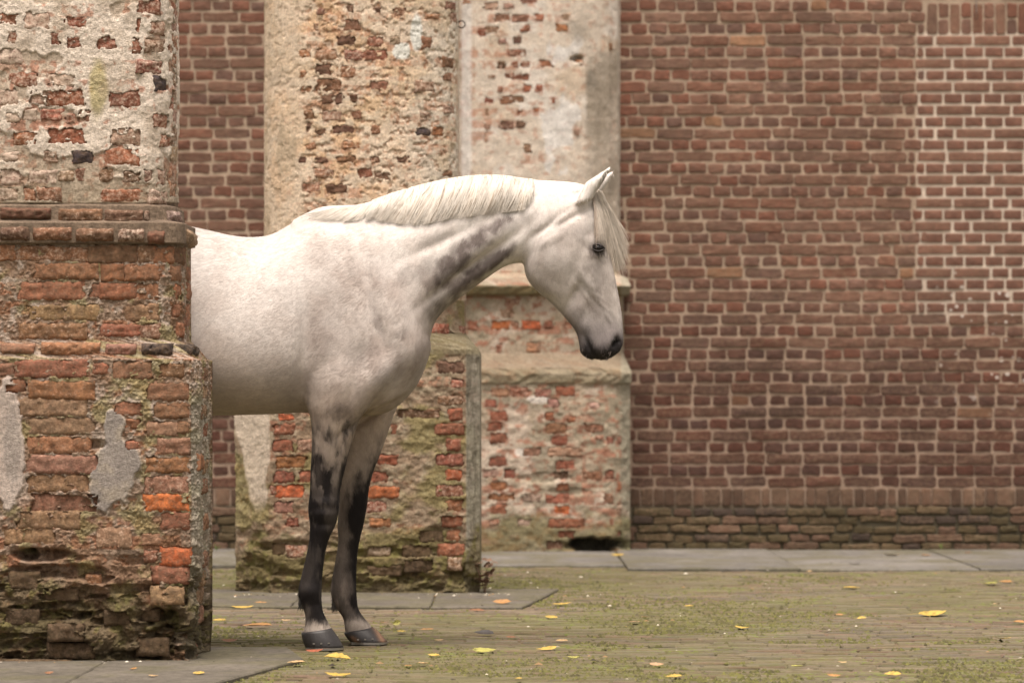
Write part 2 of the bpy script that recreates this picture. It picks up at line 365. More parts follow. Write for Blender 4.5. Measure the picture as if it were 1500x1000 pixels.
def build_wall():
    rng = np.random.RandomState(21)
    wall = bpy.data.objects.new('brick_wall', None); COL.objects.link(wall); wall.location = (0, WALL_D, 0)
    tag(wall, 'long old red brick courtyard wall behind the horse and piers', 'wall')
    X0, X1, ZT = -4.7, 4.7, 4.3
    zpx = lambda py: CAMZ + (HOR - py) / WS
    xpx = lambda px: (px - 750) / WS
    bricks = []        # (x, z, L, H, rough, style)
    pitch = 17.0 / WS
    zr0, zr1 = zpx(742), zpx(714)                   # upright course above the plinth
    zpat0, zpat1 = zpx(463), zpx(52); xpat = xpx(1345)
    # plinth: five rough courses, slightly proud
    z = .0; rows = [(zr0) * k / 5 for k in range(6)]
    for r in range(5):
        zz = (rows[r] + rows[r + 1]) / 2; x = X0 + rng.rand() * .1
        while x < X1:
            L = (.22 if rng.rand() < .45 else .125) * rng.uniform(.85, 1.12)
            bricks.append((x + L / 2, zz + .004 * rng.randn(), L - .013, rows[1] - .011, 1.3, 'plinth')); x += L
    x = X0
    while x < X1:
        L = rng.choice([.066, .072, .105], p=[.5, .3, .2]) * rng.uniform(.9, 1.1)
        bricks.append((x + L / 2, (zr0 + zr1) / 2 + .002, L - .010, zr1 - zr0 - .014, .9, 'upright')); x += L
    # main field, stretcher and header courses in turn
    r = 0; z = zr1
    while z < ZT:
        zz = z + pitch / 2
        inpatch = zpat0 < zz < zpat1
        insold = zpat1 <= zz < zpx(3)
        xend = X1
        if inpatch: xend = xpat + (0.03 if r % 2 else -.03) + .02 * rng.rand()
        if insold: xend = xpx(1355)
        st = r % 2 == 0
        x = X0 + (.0 if st else .058) + (.058 if (r // 2) % 2 else 0) * st + rng.rand() * .01
        while x < xend - .02:
            L = (.2325 if st else .1165) * rng.uniform(.955, 1.045)
            if st and rng.rand() < .05: L *= .52
            if xend < X1 - .1 and x + L > xend: L = max(.05, xend - x)
            bricks.append((x + L / 2, zz + .002 * rng.randn(), L - .010 - .004 * rng.rand(), pitch - .0118 - .003 * rng.rand(), 1.0, 'old')); x += L
        if inpatch:
            x = xend; first = True
            while x < X1:
                if st: L = .2325 if (not first or rng.rand() < .7) else .19
                else: L = .121
                if st and rng.rand() < .22: L = .118
                bricks.append((x + L / 2, zz, L - .016, pitch - .018, .3, 'new')); x += L; first = False
        z += pitch; r += 1
    # soldier course over the patch
    x = xpx(1357); k = 0
    zs0, zs1 = zpat1, zpx(4)
    while x < X1:
        L = .0695
        if k % 2 == 0: bricks.append((x + L / 2, (zs0 + zs1) / 2, L - .012, zs1 - zs0 - .014, .7, 'old'))
        else:
            h = (zs1 - zs0) / 2
            bricks.append((x + L / 2, zs0 + h / 2 + .002, L - .012, h - .012, .7, 'old')); bricks.append((x + L / 2, zs0 + h * 1.5 + .002, L - .012, h - .012, .7, 'old'))
        x += L; k += 1
    def colour(x, z, style):
        py = HOR - (z - CAMZ) * WS; px = 750 + x * WS
        t = rng.rand()
        if style == 'new': c = np.array((.235, .122, .086)) * rng.uniform(.85, 1.12)
        else:
            c = np.array([(.220, .118, .082), (.200, .114, .083), (.230, .107, .071), (.176, .104, .079), (.25, .143, .10), (.34, .19, .11)][rng.choice(6, p=[.46, .24, .18, .075, .04, .005])])
            c = c * rng.uniform(.86, 1.12)
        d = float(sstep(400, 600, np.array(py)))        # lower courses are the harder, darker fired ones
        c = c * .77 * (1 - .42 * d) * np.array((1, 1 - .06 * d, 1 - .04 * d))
        if style in ('plinth', 'upright'):
            m = rng.rand(); c = np.array((.135, .084, .056)) * rng.uniform(.6, 1.25)
            if style == 'plinth':
                if m < .5: c = c * .5 + np.array((.06, .06, .022)) * .55
                elif m < .66: c = np.array((.062, .045, .034))
                elif m < .68: c = np.array((.17, .115, .055))
        return c
    shapes = {}
    rs = np.random.RandomState(3)
    def shape(L, H, rough, style):
        key = (round(L / .012), round(H / .008), style); lst = shapes.setdefault(key, [])
        if len(lst) < 5:
            V, F = wall_brick_shape(round(L / .012) * .012, H, rs, rough); lst.append((V, F, [None])); return lst[-1]
        return lst[rs.randint(len(lst))]
    proud = {'plinth': .007, 'upright': .004, 'old': .0, 'new': .001}
    rec = []
    for (x, z, L, H, rough, style) in bricks:
        if x < X0 + .05 or x > X1 - .05: continue
        px = 750 + x * WS; py = HOR - (z - CAMZ) * WS
        vis = (925 < px < 1498 and 2 < py < 812) or (268 < px < 378 and 2 < py < 335) or (318 < px < 340 and 610 < py < 790)
        rec.append((L * H if vis else 0, x, z, L, H, rough, style))
    order = sorted(range(len(rec)), key=lambda i: -rec[i][0]); single = set(order[:300])
    Vs, Fs, Cs, k = [], [], [], 0
    for i, (a, x, z, L, H, rough, style) in enumerate(rec):
        V, F, me = shape(L, H, rough, style); c = colour(x, z, style)
        y = -.006 - proud[style] + rs.uniform(-.002, .002) * (1 + rough)
        if i in single:
            if me[0] is None: me[0] = mesh_np('brick', V, F, M_WBRICK, smooth=False)
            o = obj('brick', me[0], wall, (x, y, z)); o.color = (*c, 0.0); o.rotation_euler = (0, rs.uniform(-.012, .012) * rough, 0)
        else:
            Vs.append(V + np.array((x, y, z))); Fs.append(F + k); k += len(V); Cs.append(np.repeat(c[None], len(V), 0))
    obj('brick_mass', mesh_np('brick_mass', np.concatenate(Vs), np.concatenate(Fs), M_WBRICKS, np.concatenate(Cs), False), wall, kind='stuff', label='smaller header bricks and bricks out of view')
    # mortar body
    nx, nz = 420, 200
    xs, zs = np.meshgrid(np.linspace(X0, X1, nx), np.linspace(-.1, ZT, nz), indexing='ij')
    h = (fbm2(xs * 26, zs * 26, 71, 3) - .5) * .005
    V = np.stack([xs, h, zs], -1).reshape(-1, 3)
    idx = np.arange(nx * nz).reshape(nx, nz)
    F = np.stack([idx[:-1, :-1], idx[1:, :-1], idx[1:, 1:], idx[:-1, 1:]], -1).reshape(-1, 4)
    py = HOR - (zs - CAMZ) * WS; px = 750 + xs * WS
    C = np.ones((nx, nz, 3)) * np.array((.37, .282, .21))
    patch = ((px > 1343) & (py > 45) & (py < 470))[..., None]
    C = np.where(patch, np.array((.56, .47, .385)), C)
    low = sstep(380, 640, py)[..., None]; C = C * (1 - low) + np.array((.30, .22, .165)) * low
    pl = sstep(728, 748, py)[..., None]; C = C * (1 - pl) + np.array((.085, .073, .048)) * pl
    C = C * (.85 + .3 * fbm2(xs * 3, zs * 3, 75, 4))[..., None]
    # back and ends close the body
    nb = len(V)
    bx = np.array([(X0, .45, -.1), (X1, .45, -.1), (X1, .45, ZT), (X0, .45, ZT), (X0, 0, -.1), (X1, 0, -.1), (X1, 0, ZT), (X0, 0, ZT)])
    Fb = np.array([(1, 0, 3, 2), (4, 7, 3, 0), (5, 1, 2, 6), (7, 6, 2, 3)]) + nb
    V = np.concatenate([V, bx]); F = np.concatenate([F, Fb]); Cc = np.concatenate([C.reshape(-1, 3), np.full((8, 3), .3)])
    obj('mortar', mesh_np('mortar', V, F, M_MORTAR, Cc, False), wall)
# ------------------------------------------------------------------ weathered piers
BC = {'r': (.275, .088, .052), 'o': (.33, .135, .066), 'B': (.43, .125, .045), 'b': (.21, .105, .06), 'd': (.115, .06, .04),
      'k': (.06, .05, .047), 'g': (.17, .135, .115), 'p': (.31, .16, .115), 'm': (.15, .115, .06), 't': (.30, .20, .12)}

def rough_brick(L, H, rng, D=.07, amp=.010, roll=0.0):
    nx = max(5, int(L / .009)); nz = 7
    u = np.linspace(-1, 1, nx + 1); w = np.linspace(-1, 1, nz + 1)
    U, W = np.meshgrid(u, w, indexing='ij')
    edge = np.maximum(np.abs(U), np.abs(W))
    e = rng.rand() * 90
    n = fbm2(U * L * 30 + e, W * H * 38 + e, int(rng.randint(5)), 4, .62) - .5
    y = -(2 if roll == 0 else 2.6) * amp * n + .007 * sstep(.8, 1.0, edge)
    if roll: y = y + roll * np.abs(W) ** 2.6
    jx = (rng.rand(*U.shape) - .5) * .003; jz = (rng.rand(*U.shape) - .5) * .003
    V = np.stack([U * L / 2 + jx, y, W * H / 2 + jz], -1).reshape(-1, 3)
    idx = np.arange((nx + 1) * (nz + 1)).reshape(nx + 1, nz + 1)
    F = [np.stack([idx[:-1, :-1], idx[1:, :-1], idx[1:, 1:], idx[:-1, 1:]], -1).reshape(-1, 4)]
    ring = np.concatenate([idx[:, 0], idx[-1, 1:], idx[-2::-1, -1], idx[0, -2:0:-1]])
    b = V[ring].copy(); b[:, 1] = D; k = len(V); V = np.concatenate([V, b]); m = len(ring)
    F.append(np.array([(ring[(i + 1) % m], ring[i], k + i, k + (i + 1) % m) for i in range(m)]))
    return V, np.concatenate(F)

_RB = {}
_rbr = np.random.RandomState(9)
def brick_mesh(L, roll):
    key = (min([.04, .06, .09, .12, .17, .23], key=lambda a: abs(a - L)), roll)
    lst = _RB.setdefault(key, [])
    if len(lst) < 7:
        V, F = rough_brick(key[0], .05, _rbr, roll=roll)
        lst.append((mesh_np('brick', V, F, M_BRICK, smooth=True), key[0])); return lst[-1]
    return lst[_rbr.randint(len(lst))]

def zoomlist(ox, oy, sc, items):
    out = []
    for it in items:
        out.append((ox + it[0] / sc, oy + it[1] / sc, ox + it[2] / sc, oy + it[3] / sc, it[4] if len(it) > 4 else 'r'))
    return out

def coursing(S, Z, pitch, z0, seed, L=.2):
    """brickwork showing through a thin wash: 1 inside a brick, and a random number per brick"""
    r = (Z - z0) / pitch + .12 * (fbm2(S * 14, Z * 14, seed, 3) - .5); ri = np.floor(r).astype(int); fr = r - ri
    x = S / L + .5 * (ri & 1) + .31 * ((ri * 7) & 3) + .06 * (fbm2(S * 20, Z * 20, seed + 1, 2) - .5); xi = np.floor(x).astype(int); fx = x - xi
    m = sstep(.13, .2, fr) * sstep(.9, .83, fr) * sstep(.03, .07, fx) * sstep(.99, .95, fx)
    T = np.random.RandomState(seed).rand(64, 64); return m, T[ri & 63, xi & 63]

def arcs(p0, p1, ch, k=5):
    """round the shaft's arrises: every chamfer in ch becomes an elliptical arc on the shaft, straight on the pedestal"""
    q0, q1, n = [], [], len(p0)
    for i in range(n):
        q0.append(p0[i]); q1.append(p1[i])
        if i in ch:
            A, B = np.array(p0[i]), np.array(p0[i + 1]); C1, D = np.array(p1[i]), np.array(p1[i + 1])
            front_first = A[1] < B[1]                      # A lies on the front face
            cx, cy = (A[0], B[1]) if front_first else (B[0], A[1])
            for j in range(1, k):
                th = j / k * math.pi / 2
                if front_first: pt = (cx + (B[0] - cx) * math.sin(th), cy + (A[1] - cy) * math.cos(th))
                else: pt = (cx + (A[0] - cx) * math.cos(th), cy + (B[1] - cy) * math.sin(th))
                q0.append(pt); q1.append(tuple(C1 + (D - C1) * j / k))
    return q0, q1

def build_pier(name, label, poly0, poly1, prof, fine, res, bricks, heightf, colourf, seed, erosion=(), ztop=4.2):
    rng = np.random.RandomState(seed)
    p0 = np.array(poly0, float); p1 = np.array(poly1, float); n = len(p0)
    pier = bpy.data.objects.new(name, None); COL.objects.link(pier)
    cen = p1.mean(0); pier.location = (cen[0], cen[1], 0); tag(pier, label, 'pier', 'weathered brick piers of the ruin')
    O = np.array((cen[0], cen[1], 0.0))
    # profile sampled along its length
    pz = [a[0] for a in prof] + [ztop]; pt = [a[1] for a in prof] + [0.0]
    zs, ts = [], []
    dmin = p0[:, 1].min(); zvis = CAMZ + (HOR + 10) * dmin / FPX
    for i in range(len(pz) - 1):
        dl = math.hypot(pz[i + 1] - pz[i], (pt[i + 1] - pt[i]) * .115)
        rr = res if pz[i] < zvis else .05
        if pz[i] < zvis < pz[i + 1]:
            k1 = max(1, int((zvis - pz[i]) / res)); k2 = max(1, int((pz[i + 1] - zvis) / .06))
            zz = list(np.linspace(pz[i], zvis, k1, endpoint=False)) + list(np.linspace(zvis, pz[i + 1], k2, endpoint=False))
        else:
            zz = list(np.linspace(pz[i], pz[i + 1], max(1, int(dl / rr)), endpoint=False))
            if pz[i + 1] == pz[i] or abs(pz[i + 1] - pz[i]) < .006: zz = list(np.linspace(pz[i], pz[i + 1], max(2, int(dl / rr)), endpoint=False))
        for a in range(len(zz)):
            f = a / len(zz) if abs(pz[i + 1] - pz[i]) < 1e-6 else (zz[a] - pz[i]) / (pz[i + 1] - pz[i])
            zs.append(zz[a]); ts.append(pt[i] + (pt[i + 1] - pt[i]) * f)
    zs.append(ztop); ts.append(0.0)
    zs = np.array(zs); ts = np.array(ts); nv = len(zs)
    tz = lambda z: float(np.interp(z, zs, ts))
    # samples round the plan
    A, K = [], []
    for k in range(n):
        L = max(np.linalg.norm(p1[(k + 1) % n] - p1[k]), np.linalg.norm(p0[(k + 1) % n] - p0[k])); c = max(2, int(L / (res if k in fine else .04)))
        A += list(np.arange(c) / c); K += [k] * c
    A = np.array(A); K = np.array(K); ns = len(A)
    def plan(k, a, t):
        v0 = p0[k] + (p1[k] - p0[k]) * t; k2 = (k + 1) % n
        v1 = p0[k2] + (p1[k2] - p0[k2]) * t; return v0 + (v1 - v0) * a
    Tt = ts[None, :, None]; k2 = (K + 1) % n
    v0 = p0[K][:, None] + (p1[K] - p0[K])[:, None] * Tt; v1 = p0[k2][:, None] + (p1[k2] - p0[k2])[:, None] * Tt
    XY = v0 + (v1 - v0) * A[:, None, None]
    e = v1 - v0; Ln = np.linalg.norm(e, axis=2); e = e / Ln[..., None]
    N = np.stack([e[..., 1], -e[..., 0]], -1)
    # smooth normals near the arrises
    sl_ = A[:, None] * Ln
    kp = (K - 1) % n
    def enorm(kk):
        d = p1[(kk + 1) % n] - p1[kk]; d = d / np.linalg.norm(d, axis=-1, keepdims=True); return np.stack([d[..., 1], -d[..., 0]], -1)
    wl = np.clip(1 - sl_ / .015, 0, 1)[..., None] * .5; wr = np.clip(1 - (Ln - sl_) / .015, 0, 1)[..., None] * .5
    N = N * (1 - wl - wr) + enorm(kp)[:, None] * wl + enorm((K + 1) % n)[:, None] * wr
    N = N / np.linalg.norm(N, axis=-1, keepdims=True)
    Z = np.broadcast_to(zs[None], XY.shape[:2])
    SX = XY[..., 0] * FPX / XY[..., 1] + 750; SY = HOR - (Z - CAMZ) * FPX / XY[..., 1]
    first = np.array([np.argmax(K == k) for k in range(n)]); offk = np.cumsum(np.r_[np.zeros((1, nv)), Ln[first][:-1]], 0)
    big_k = int(np.argmax(Ln[first][:, 0])); offk = offk - offk[big_k][None] - .5 * Ln[first][big_k][None] + 20.0      # measured from the middle of the front face
    S = offk[K] + sl_
    VV = np.broadcast_to((zs[0] + np.cumsum(np.r_[0, np.hypot(np.diff(zs), np.diff(ts) * .115)]))[None], XY.shape[:2])     # height measured along the moulded profile
    # bricks: find face, run and height of every rectangle traced in the photograph
    wS = S + .030 * (fbm2(S * 45, Z * 45, seed + 1, 3) - .5); wZ = Z + .022 * (fbm2(S * 45 + 9, Z * 55, seed + 2, 3) - .5)
    hole = np.zeros(Z.shape, bool); inside = np.zeros(Z.shape, bool)
    ragged = fbm2(S * 34 + 3, Z * 52, seed + 3, 4)
    placed = []
    for (x0, y0, x1, y1, code) in bricks:
        xc, yc = (x0 + x1) / 2, (y0 + y1) / 2; best = None
        for k in fine:
            t = 0.5
            for it in range(4):
                q0 = plan(k, 0, t); q1 = plan(k, 1, t); r = (xc - 750) / FPX
                den = (q1[0] - q0[0]) - r * (q1[1] - q0[1]); a = (r * q0[1] - q0[0]) / den
                Y = q0[1] + (q1[1] - q0[1]) * a; zc = CAMZ - (yc - HOR) * Y / FPX; t = tz(zc)
            if -.02 <= a <= 1.02 and (best is None or Y < best[0]): best = (Y, k, a, zc, t, q0, q1)
        if best is None: continue
        Y, k, a, zc, t, q0, q1 = best
        ed = q1 - q0; Lk = np.linalg.norm(ed); ed = ed / Lk
        c = max(.15, abs(ed[0] - (xc - 750) / FPX * ed[1]))
        L = (x1 - x0) * Y / FPX / c; H = (y1 - y0) * Y / FPX
        if Lk < .16 and t < .9: L = min(L, .085); s0 = a * Lk - L / 2; s1 = a * Lk + L / 2      # on a rounded arris
        else: s0 = max(.004, a * Lk - L / 2); s1 = min(Lk - .004, a * Lk + L / 2); L = s1 - s0
        if L < .012: continue
        hb, rag, roll, proud = heightf('brick', xc, yc, zc, rng, code)
        ers = sum(d * math.exp(-((xc - ex) / rx) ** 2 - ((yc - ey) / ry) ** 2) for (ex, ey, rx, ry, d) in erosion)
        hb -= min(ers, .05)
        nrm = np.array((ed[1], -ed[0])); ctr = q0 + ed * (s0 + s1) / 2 + nrm * (hb + proud)
        me, bl = brick_mesh(L, roll)
        o = obj('brick', me, pier, Vector((ctr[0], ctr[1], zc)) - pier.location)
        o.rotation_euler = (0, rng.uniform(-.02, .02), math.atan2(ed[1], ed[0]))
        gx = .016 if not roll else -.002
        o.scale = ((L + gx) / bl * (1 if rng.rand() < .5 else 1), 1, (H + (.014 if not roll else 0)) / .05)
        col = np.array(BC[code[0]]) * rng.uniform(.95, 1.35) * np.array((1, rng.uniform(.88, 1.12), rng.uniform(.85, 1.15)))
        mu = 0 if code[0] in 'Bk' else (.48 if seed == 101 and zc < 1.47 else .14); col = col * (1 - mu) + np.array((.31, .175, .10)) * mu
        if code[0] == 'm': col = np.array((.105, .072, .038)) * rng.uniform(.7, 1.3)
        lw = int(code[1]) / 9 if len(code) > 1 else .18
        o.color = (*col, 0 if code[0] == 'm' else lw)
        if not roll:
            jz = int(np.argmin(np.abs(zs - zc))); g0 = offk[k][jz]
            m = np.abs(np.arange(ns) - np.where(K == k)[0].mean()) < 3000
            ins = (wS[m] > g0 + s0) & (wS[m] < g0 + s1) & (wZ[m] > zc - H / 2) & (wZ[m] < zc + H / 2)
            hole[m] |= ins & (ragged[m] > rag); inside[m] |= ins
    # relief of plaster and mortar
    h, masks = heightf('core', SX, SY, VV, S, ts)
    ero = np.zeros(Z.shape)
    for (ex, ey, rx, ry, d) in erosion:
        q = ((SX - ex) / rx) ** 2 + ((SY - ey) / ry) ** 2
        q = q + 1.3 * (fbm2(S * 22, Z * 30, seed + 5, 4) - .5)
        ero += d * sstep(1.35, .45, q) * (.55 + .9 * fbm2(S * 70, Z * 80, seed + 8, 3))
    h = h - ero
    isf = np.isin(K, fine)[:, None] & np.ones(Z.shape, bool)
    h = np.where(hole & isf, np.minimum(h, -.045), h)
    h = np.where(isf, h, 0)
    C = colourf(SX, SY, VV, S, h, masks, ero)
    V = np.concatenate([XY + N * h[..., None], Z[..., None]], -1) - O
    idx = np.arange(ns * nv).reshape(ns, nv); nxt = np.roll(idx, -1, 0)
    F = np.stack([idx[:, :-1], nxt[:, :-1], nxt[:, 1:], idx[:, 1:]], -1).reshape(-1, 4)
    obj('core', mesh_np(name + '_core', V.reshape(-1, 3), F, M_CORE, C.reshape(-1, 3), True), pier)
    return pier

def mixn(a, b, m): m = np.clip(m, 0, 1)[..., None]; return a * (1 - m) + np.array(b) * m
def blob(SX, SY, x, y, rx, ry): return np.exp(-((SX - x) / rx) ** 2 - ((SY - y) / ry) ** 2)

def near_pier():
    prof = [(-.05, .93), (.03, .95), (.12, 1.0), (1.066, 1.0), (1.07, .86), (1.10, .66), (1.135, .38), (1.47, .37), (1.474, .5), (1.545, .5), (1.556, .2), (1.606, .16), (1.614, 0.0)]
    p0 = [(-2.12, 12.31), (-2.12, 12.06), (-2.08, 12.015), (-1.305, 12.015), (-1.204, 12.17), (-1.204, 12.31)]
    p1 = [(-2.235, 12.41), (-2.235, 11.95), (-2.19, 11.90), (-1.121, 11.90), (-1.089, 11.935), (-1.089, 12.41)]
    p0, p1 = arcs(p0, p1, (3,))
    B = zoomlist(0, 0, 3.03, [(620, 5, 705, 60, 'r3'), (750, 20, 798, 85, 'r3'), (0, 65, 75, 110, 'o3'), (285, 80, 385, 120, 'r3'), (605, 85, 670, 145, 'r2'), (672, 95, 725, 150, 'r5'),
        (112, 60, 215, 125, 'p6'), (40, 140, 70, 190, 'r4'), (225, 150, 260, 195, 'r3'), (290, 165, 360, 210, 'r3'), (440, 165, 515, 215, 'r3'), (590, 170, 640, 235, 'r3'), (655, 178, 725, 228, 'b4'),
        (740, 200, 765, 240, 'r4'), (0, 220, 95, 280, 'p7'), (615, 275, 725, 320, 'r4'), (745, 265, 768, 320, 'p4'), (760, 345, 795, 400, 'p4'), (40, 325, 160, 380, 'r4'), (215, 335, 330, 380, 'p6'),
        (0, 400, 80, 465, 'p6'), (140, 405, 200, 460, 'p5'), (205, 405, 375, 465, 'r3'), (490, 410, 620, 470, 'r3'), (690, 345, 738, 400, 'k1'), (750, 435, 772, 488, 'r4'), (185, 490, 275, 530, 'r3'),
        (300, 510, 330, 545, 'r4'), (355, 490, 405, 545, 'b3'), (690, 512, 745, 560, 'r4'), (65, 590, 155, 640, 'o3'), (215, 575, 375, 635, 'r2'), (495, 575, 640, 640, 't4'), (720, 605, 765, 650, 'r4'),
        (20, 680, 75, 710, 'p7'), (195, 675, 255, 715, 't4'), (330, 670, 410, 718, 'k0'), (470, 665, 660, 730, 'o3'), (0, 755, 85, 815, 'p6'), (130, 760, 250, 812, 'p6'), (265, 760, 320, 800, 't4'),
        (340, 755, 370, 800, 'b3'), (450, 750, 500, 805, 'b3'), (550, 765, 620, 805, 'd3'), (640, 755, 670, 800, 'p4'), (700, 755, 735, 815, 'p4'), (745, 765, 775, 815, 'p4'), (0, 840, 75, 885, 't5'),
        (110, 838, 155, 885, 'o3'), (165, 835, 265, 890, 'b3'), (455, 845, 668, 890, 'o3'), (680, 850, 740, 900, 'p5'), (110, 490, 160, 530, 'p7'), (30, 500, 90, 540, 'p7')])
    B += zoomlist(0, 280, 3.333, [(0, 268, 70, 332, 'o2'), (75, 270, 430, 335, 'o3'), (440, 268, 660, 345, 'd0'), (680, 270, 760, 345, 'b2'), (765, 275, 842, 345, 'o1'),
        (858, 280, 910, 350, 'd1'), (170, 360, 470, 425, 'o3'), (500, 365, 595, 430, 'o1'), (615, 365, 815, 430, 'o3'), (850, 370, 885, 430, 'o2'), (95, 450, 405, 525, 'o2'), (440, 455, 490, 515, 'r2'), (495, 455, 655, 520, 'r2'),
        (668, 450, 820, 530, 'o3'), (862, 455, 895, 525, 'o2'), (135, 560, 475, 625, 't3'), (615, 555, 820, 630, 't3'), (855, 550, 880, 610, 'r3'), (905, 550, 935, 630, 'o3'), (100, 650, 415, 715, 'b4'),
        (490, 655, 680, 700, 'r2'), (690, 650, 820, 710, 'p5'), (872, 650, 900, 705, 'r3'), (0, 845, 60, 895, 'b3'), (80, 830, 425, 905, 'r2'), (460, 840, 520, 890, 'r2'), (550, 835, 735, 910, 'b2'), (780, 845, 890, 905, 'b3'),
        (20, 920, 115, 975, 'r2'), (905, 370, 935, 430, 'o2'), (905, 455, 935, 525, 'o3')])
    B += zoomlist(0, 280, 3.333, [(0, 82, 250, 136, 'dL'.replace('L', '0')), (285, 87, 500, 152, 'b2'), (510, 92, 700, 158, 'd2'), (702, 97, 800, 154, 'd3'), (805, 100, 900, 163, 'g3'),
        (0, 172, 145, 243, 'd2'), (160, 174, 350, 243, 'b2'), (370, 178, 555, 248, 'b2'), (575, 182, 705, 250, 'd4'), (720, 190, 900, 258, 'b1'), (905, 192, 958, 268, 't2'),
        (0, 742, 170, 800, 'p1'), (200, 737, 490, 805, 'o3'), (515, 745, 665, 805, 'p2'), (690, 742, 878, 806, 'k0'), (884, 748, 985, 810, 'k0')])
    B += zoomlist(0, 560, 4.412, [(195, 0, 600, 100, 'o3'), (960, 5, 1220, 110, 'b2'), (1245, 0, 1330, 80, 'b3'), (120, 110, 560, 210, 't3'), (745, 135, 915, 210, 'r2'), (1005, 135, 1215, 225, 'b2'), (180, 230, 600, 330, 't3'),
        (805, 245, 890, 290, 'r1'), (955, 260, 1140, 340, 't3'), (1148, 255, 1215, 325, 'b2'), (180, 355, 575, 455, 'o3'), (800, 380, 890, 430, 'r2'), (1030, 370, 1215, 455, 'p3'), (180, 480, 620, 580, 'p3'), (945, 490, 1215, 575, 'o3'),
        (1255, 475, 1335, 560, 'o1'), (185, 600, 565, 700, 't3'), (935, 610, 1215, 715, 'p4'), (205, 720, 630, 835, 'p3'), (935, 730, 1218, 825, 'B0'), (120, 840, 520, 940, 't3'), (1040, 845, 1218, 945, 'r1'), (1300, 150, 1340, 210, 'b4')])
    B += zoomlist(0, 760, 4.168, [(870, 95, 980, 150, 'p3'), (600, 62, 790, 170, 't4'), (890, 200, 950, 255, 'r4'), (985, 180, 1160, 275, 'B1'), (930, 300, 1140, 385, 'r3'), (930, 420, 1110, 510, 't3'), (530, 350, 600, 395, 'o4'),
        (300, 650, 500, 735, 'm3'), (20, 60, 330, 150, 't3'), (60, 330, 230, 420, 'm3'), (280, 430, 460, 490, 'm2'), (640, 560, 780, 640, 'm2'), (30, 560, 220, 640, 'm2'), (860, 560, 950, 620, 'm2'), (840, 740, 1010, 830, 'm2'), (290, 770, 560, 845, 'm2'), (20, 870, 420, 920, 'm2')])
    rr = np.random.RandomState(55)
    for y in range(8, 962, 27):
        x0, x1 = (250, 261) if y < 297 else ((270, 281) if 365 < y < 492 else ((297, 310) if y > 530 else (0, 0)))
        if x1 and rr.rand() < .8: B.append((x0 + rr.uniform(-2, 2), y - 9, x1 - rr.uniform(0, 4), y + 10, rr.choice(['o', 'b', 'r', 't', 'p']) + '4'))
    B = [b if b[1] < 362 else b[:4] + (b[4][0] + str(max(0, int(b[4][1]) - 2)),) for b in B]
    ero = [(60, 812, 45, 10, .05), (40, 812, 14, 9, .05), (95, 838, 60, 12, .04), (120, 880, 50, 22, .03), (150, 905, 40, 10, .03), (236, 905, 36, 16, .06), (255, 930, 40, 14, .05), (245, 958, 60, 12, .05), (60, 962, 80, 8, .035),
           (70, 945, 70, 12, .025), (275, 870, 10, 18, .03), (290, 855, 8, 12, .02), (110, 620, 30, 6, .018), (130, 650, 26, 8, .018), (110, 735, 36, 8, .018), (300, 880, 8, 30, .02), (80, 902, 60, 8, .03), (300, 930, 12, 26, .03)]
    def hf(kind, *a):
        if kind == 'brick':
            x, y, z, rng, code = a
            if 298 < y < 329: return (.0, 0, .006, .012)
            if 329 <= y < 362: return (.0, 0, .016, .014)
            if 498 < y < 528: return (.0, 0, .012, .016)
            if y < 300: return (rng.uniform(.0, .004), .34, 0, 0)
            return (rng.uniform(-.006, .003), .38, 0, 0)
        SX, SY, Z, S, ts = a
        big = fbm2(S * 7, Z * 7, 3, 4) - .5; med = fbm2(S * 26, Z * 30, 5, 4) - .5; fin = fbm2(S * 75, Z * 95, 7, 3) - .5
        pl = sstep(.44, .50, fbm2(S * 8 + 2, Z * 11, 13, 5) + .25 * (blob(SX, SY, 150, 80, 60, 60) + blob(SX, SY, 190, 190, 60, 40) + blob(SX, SY, 60, 40, 80, 30)) - .12 * sstep(200, 290, SY))
        shaft = SY < 297
        grey_ = np.maximum(blob(SX, SY, 168, 690, 34, 56), np.maximum(blob(SX, SY, 166, 622, 16, 30), blob(SX, SY, 150, 720, 20, 40))) + .9 * (fbm2(S * 22, Z * 20, 17, 5) - .5)
        grey_ = sstep(.36, .50, grey_) * (SY > 560)
        pale = sstep(.45, .52, blob(SX, SY, 8, 650, 32, 110) + .4 * (fbm2(S * 18, Z * 18, 19, 4) - .5)) * (SY > 540)
        h = np.where(shaft, -.001 + .006 * pl + .005 * big + .006 * med + .004 * fin, -.005 + .010 * big + .014 * med + .024 * (np.abs(fin) - .12))
        h = np.where((SY > 297) & (SY < 362), -.004 + .005 * med, h)
        crev = sstep(.54, .62, fbm2(S * 10, Z * 30, 43, 4)) * sstep(770, 870, SY); h = h - .03 * crev
        low = sstep(780, 900, SY); h = h + low * (.03 * med + .012 * big) - .02 * low * sstep(.0, .2, big)
        h = h * (1 - grey_) + (.004 + .006 * big + .0012 * fin) * grey_
        h = h * (1 - pale) + (.005 + .004 * big + .004 * med) * pale
        return h, (pl, grey_, pale, big, med)
    def cf(SX, SY, Z, S, h, mk, ero):
        pl, gr, pale, big, med = mk
        n1 = fbm2(S * 12, Z * 12, 23, 4); n2 = fbm2(S * 40, Z * 40, 27, 3)
        C = np.ones(Z.shape + (3,)) * np.array((.52, .43, .34))
        C = mixn(C, (.68, .595, .505), pl * .9); C = mixn(C, (.33, .15, .09), sstep(.60, .70, n2) * (1 - pl) * .5)
        bm, br = coursing(S, Z, .0662, 1.613, 301)
        C = mixn(C, (.40, .19, .125), bm * sstep(.50, .62, n2 * .5 + .5 * fbm2(S * 55, Z * 70, 305, 3) + .28 * (br - .5) - .10 * pl) * .75)
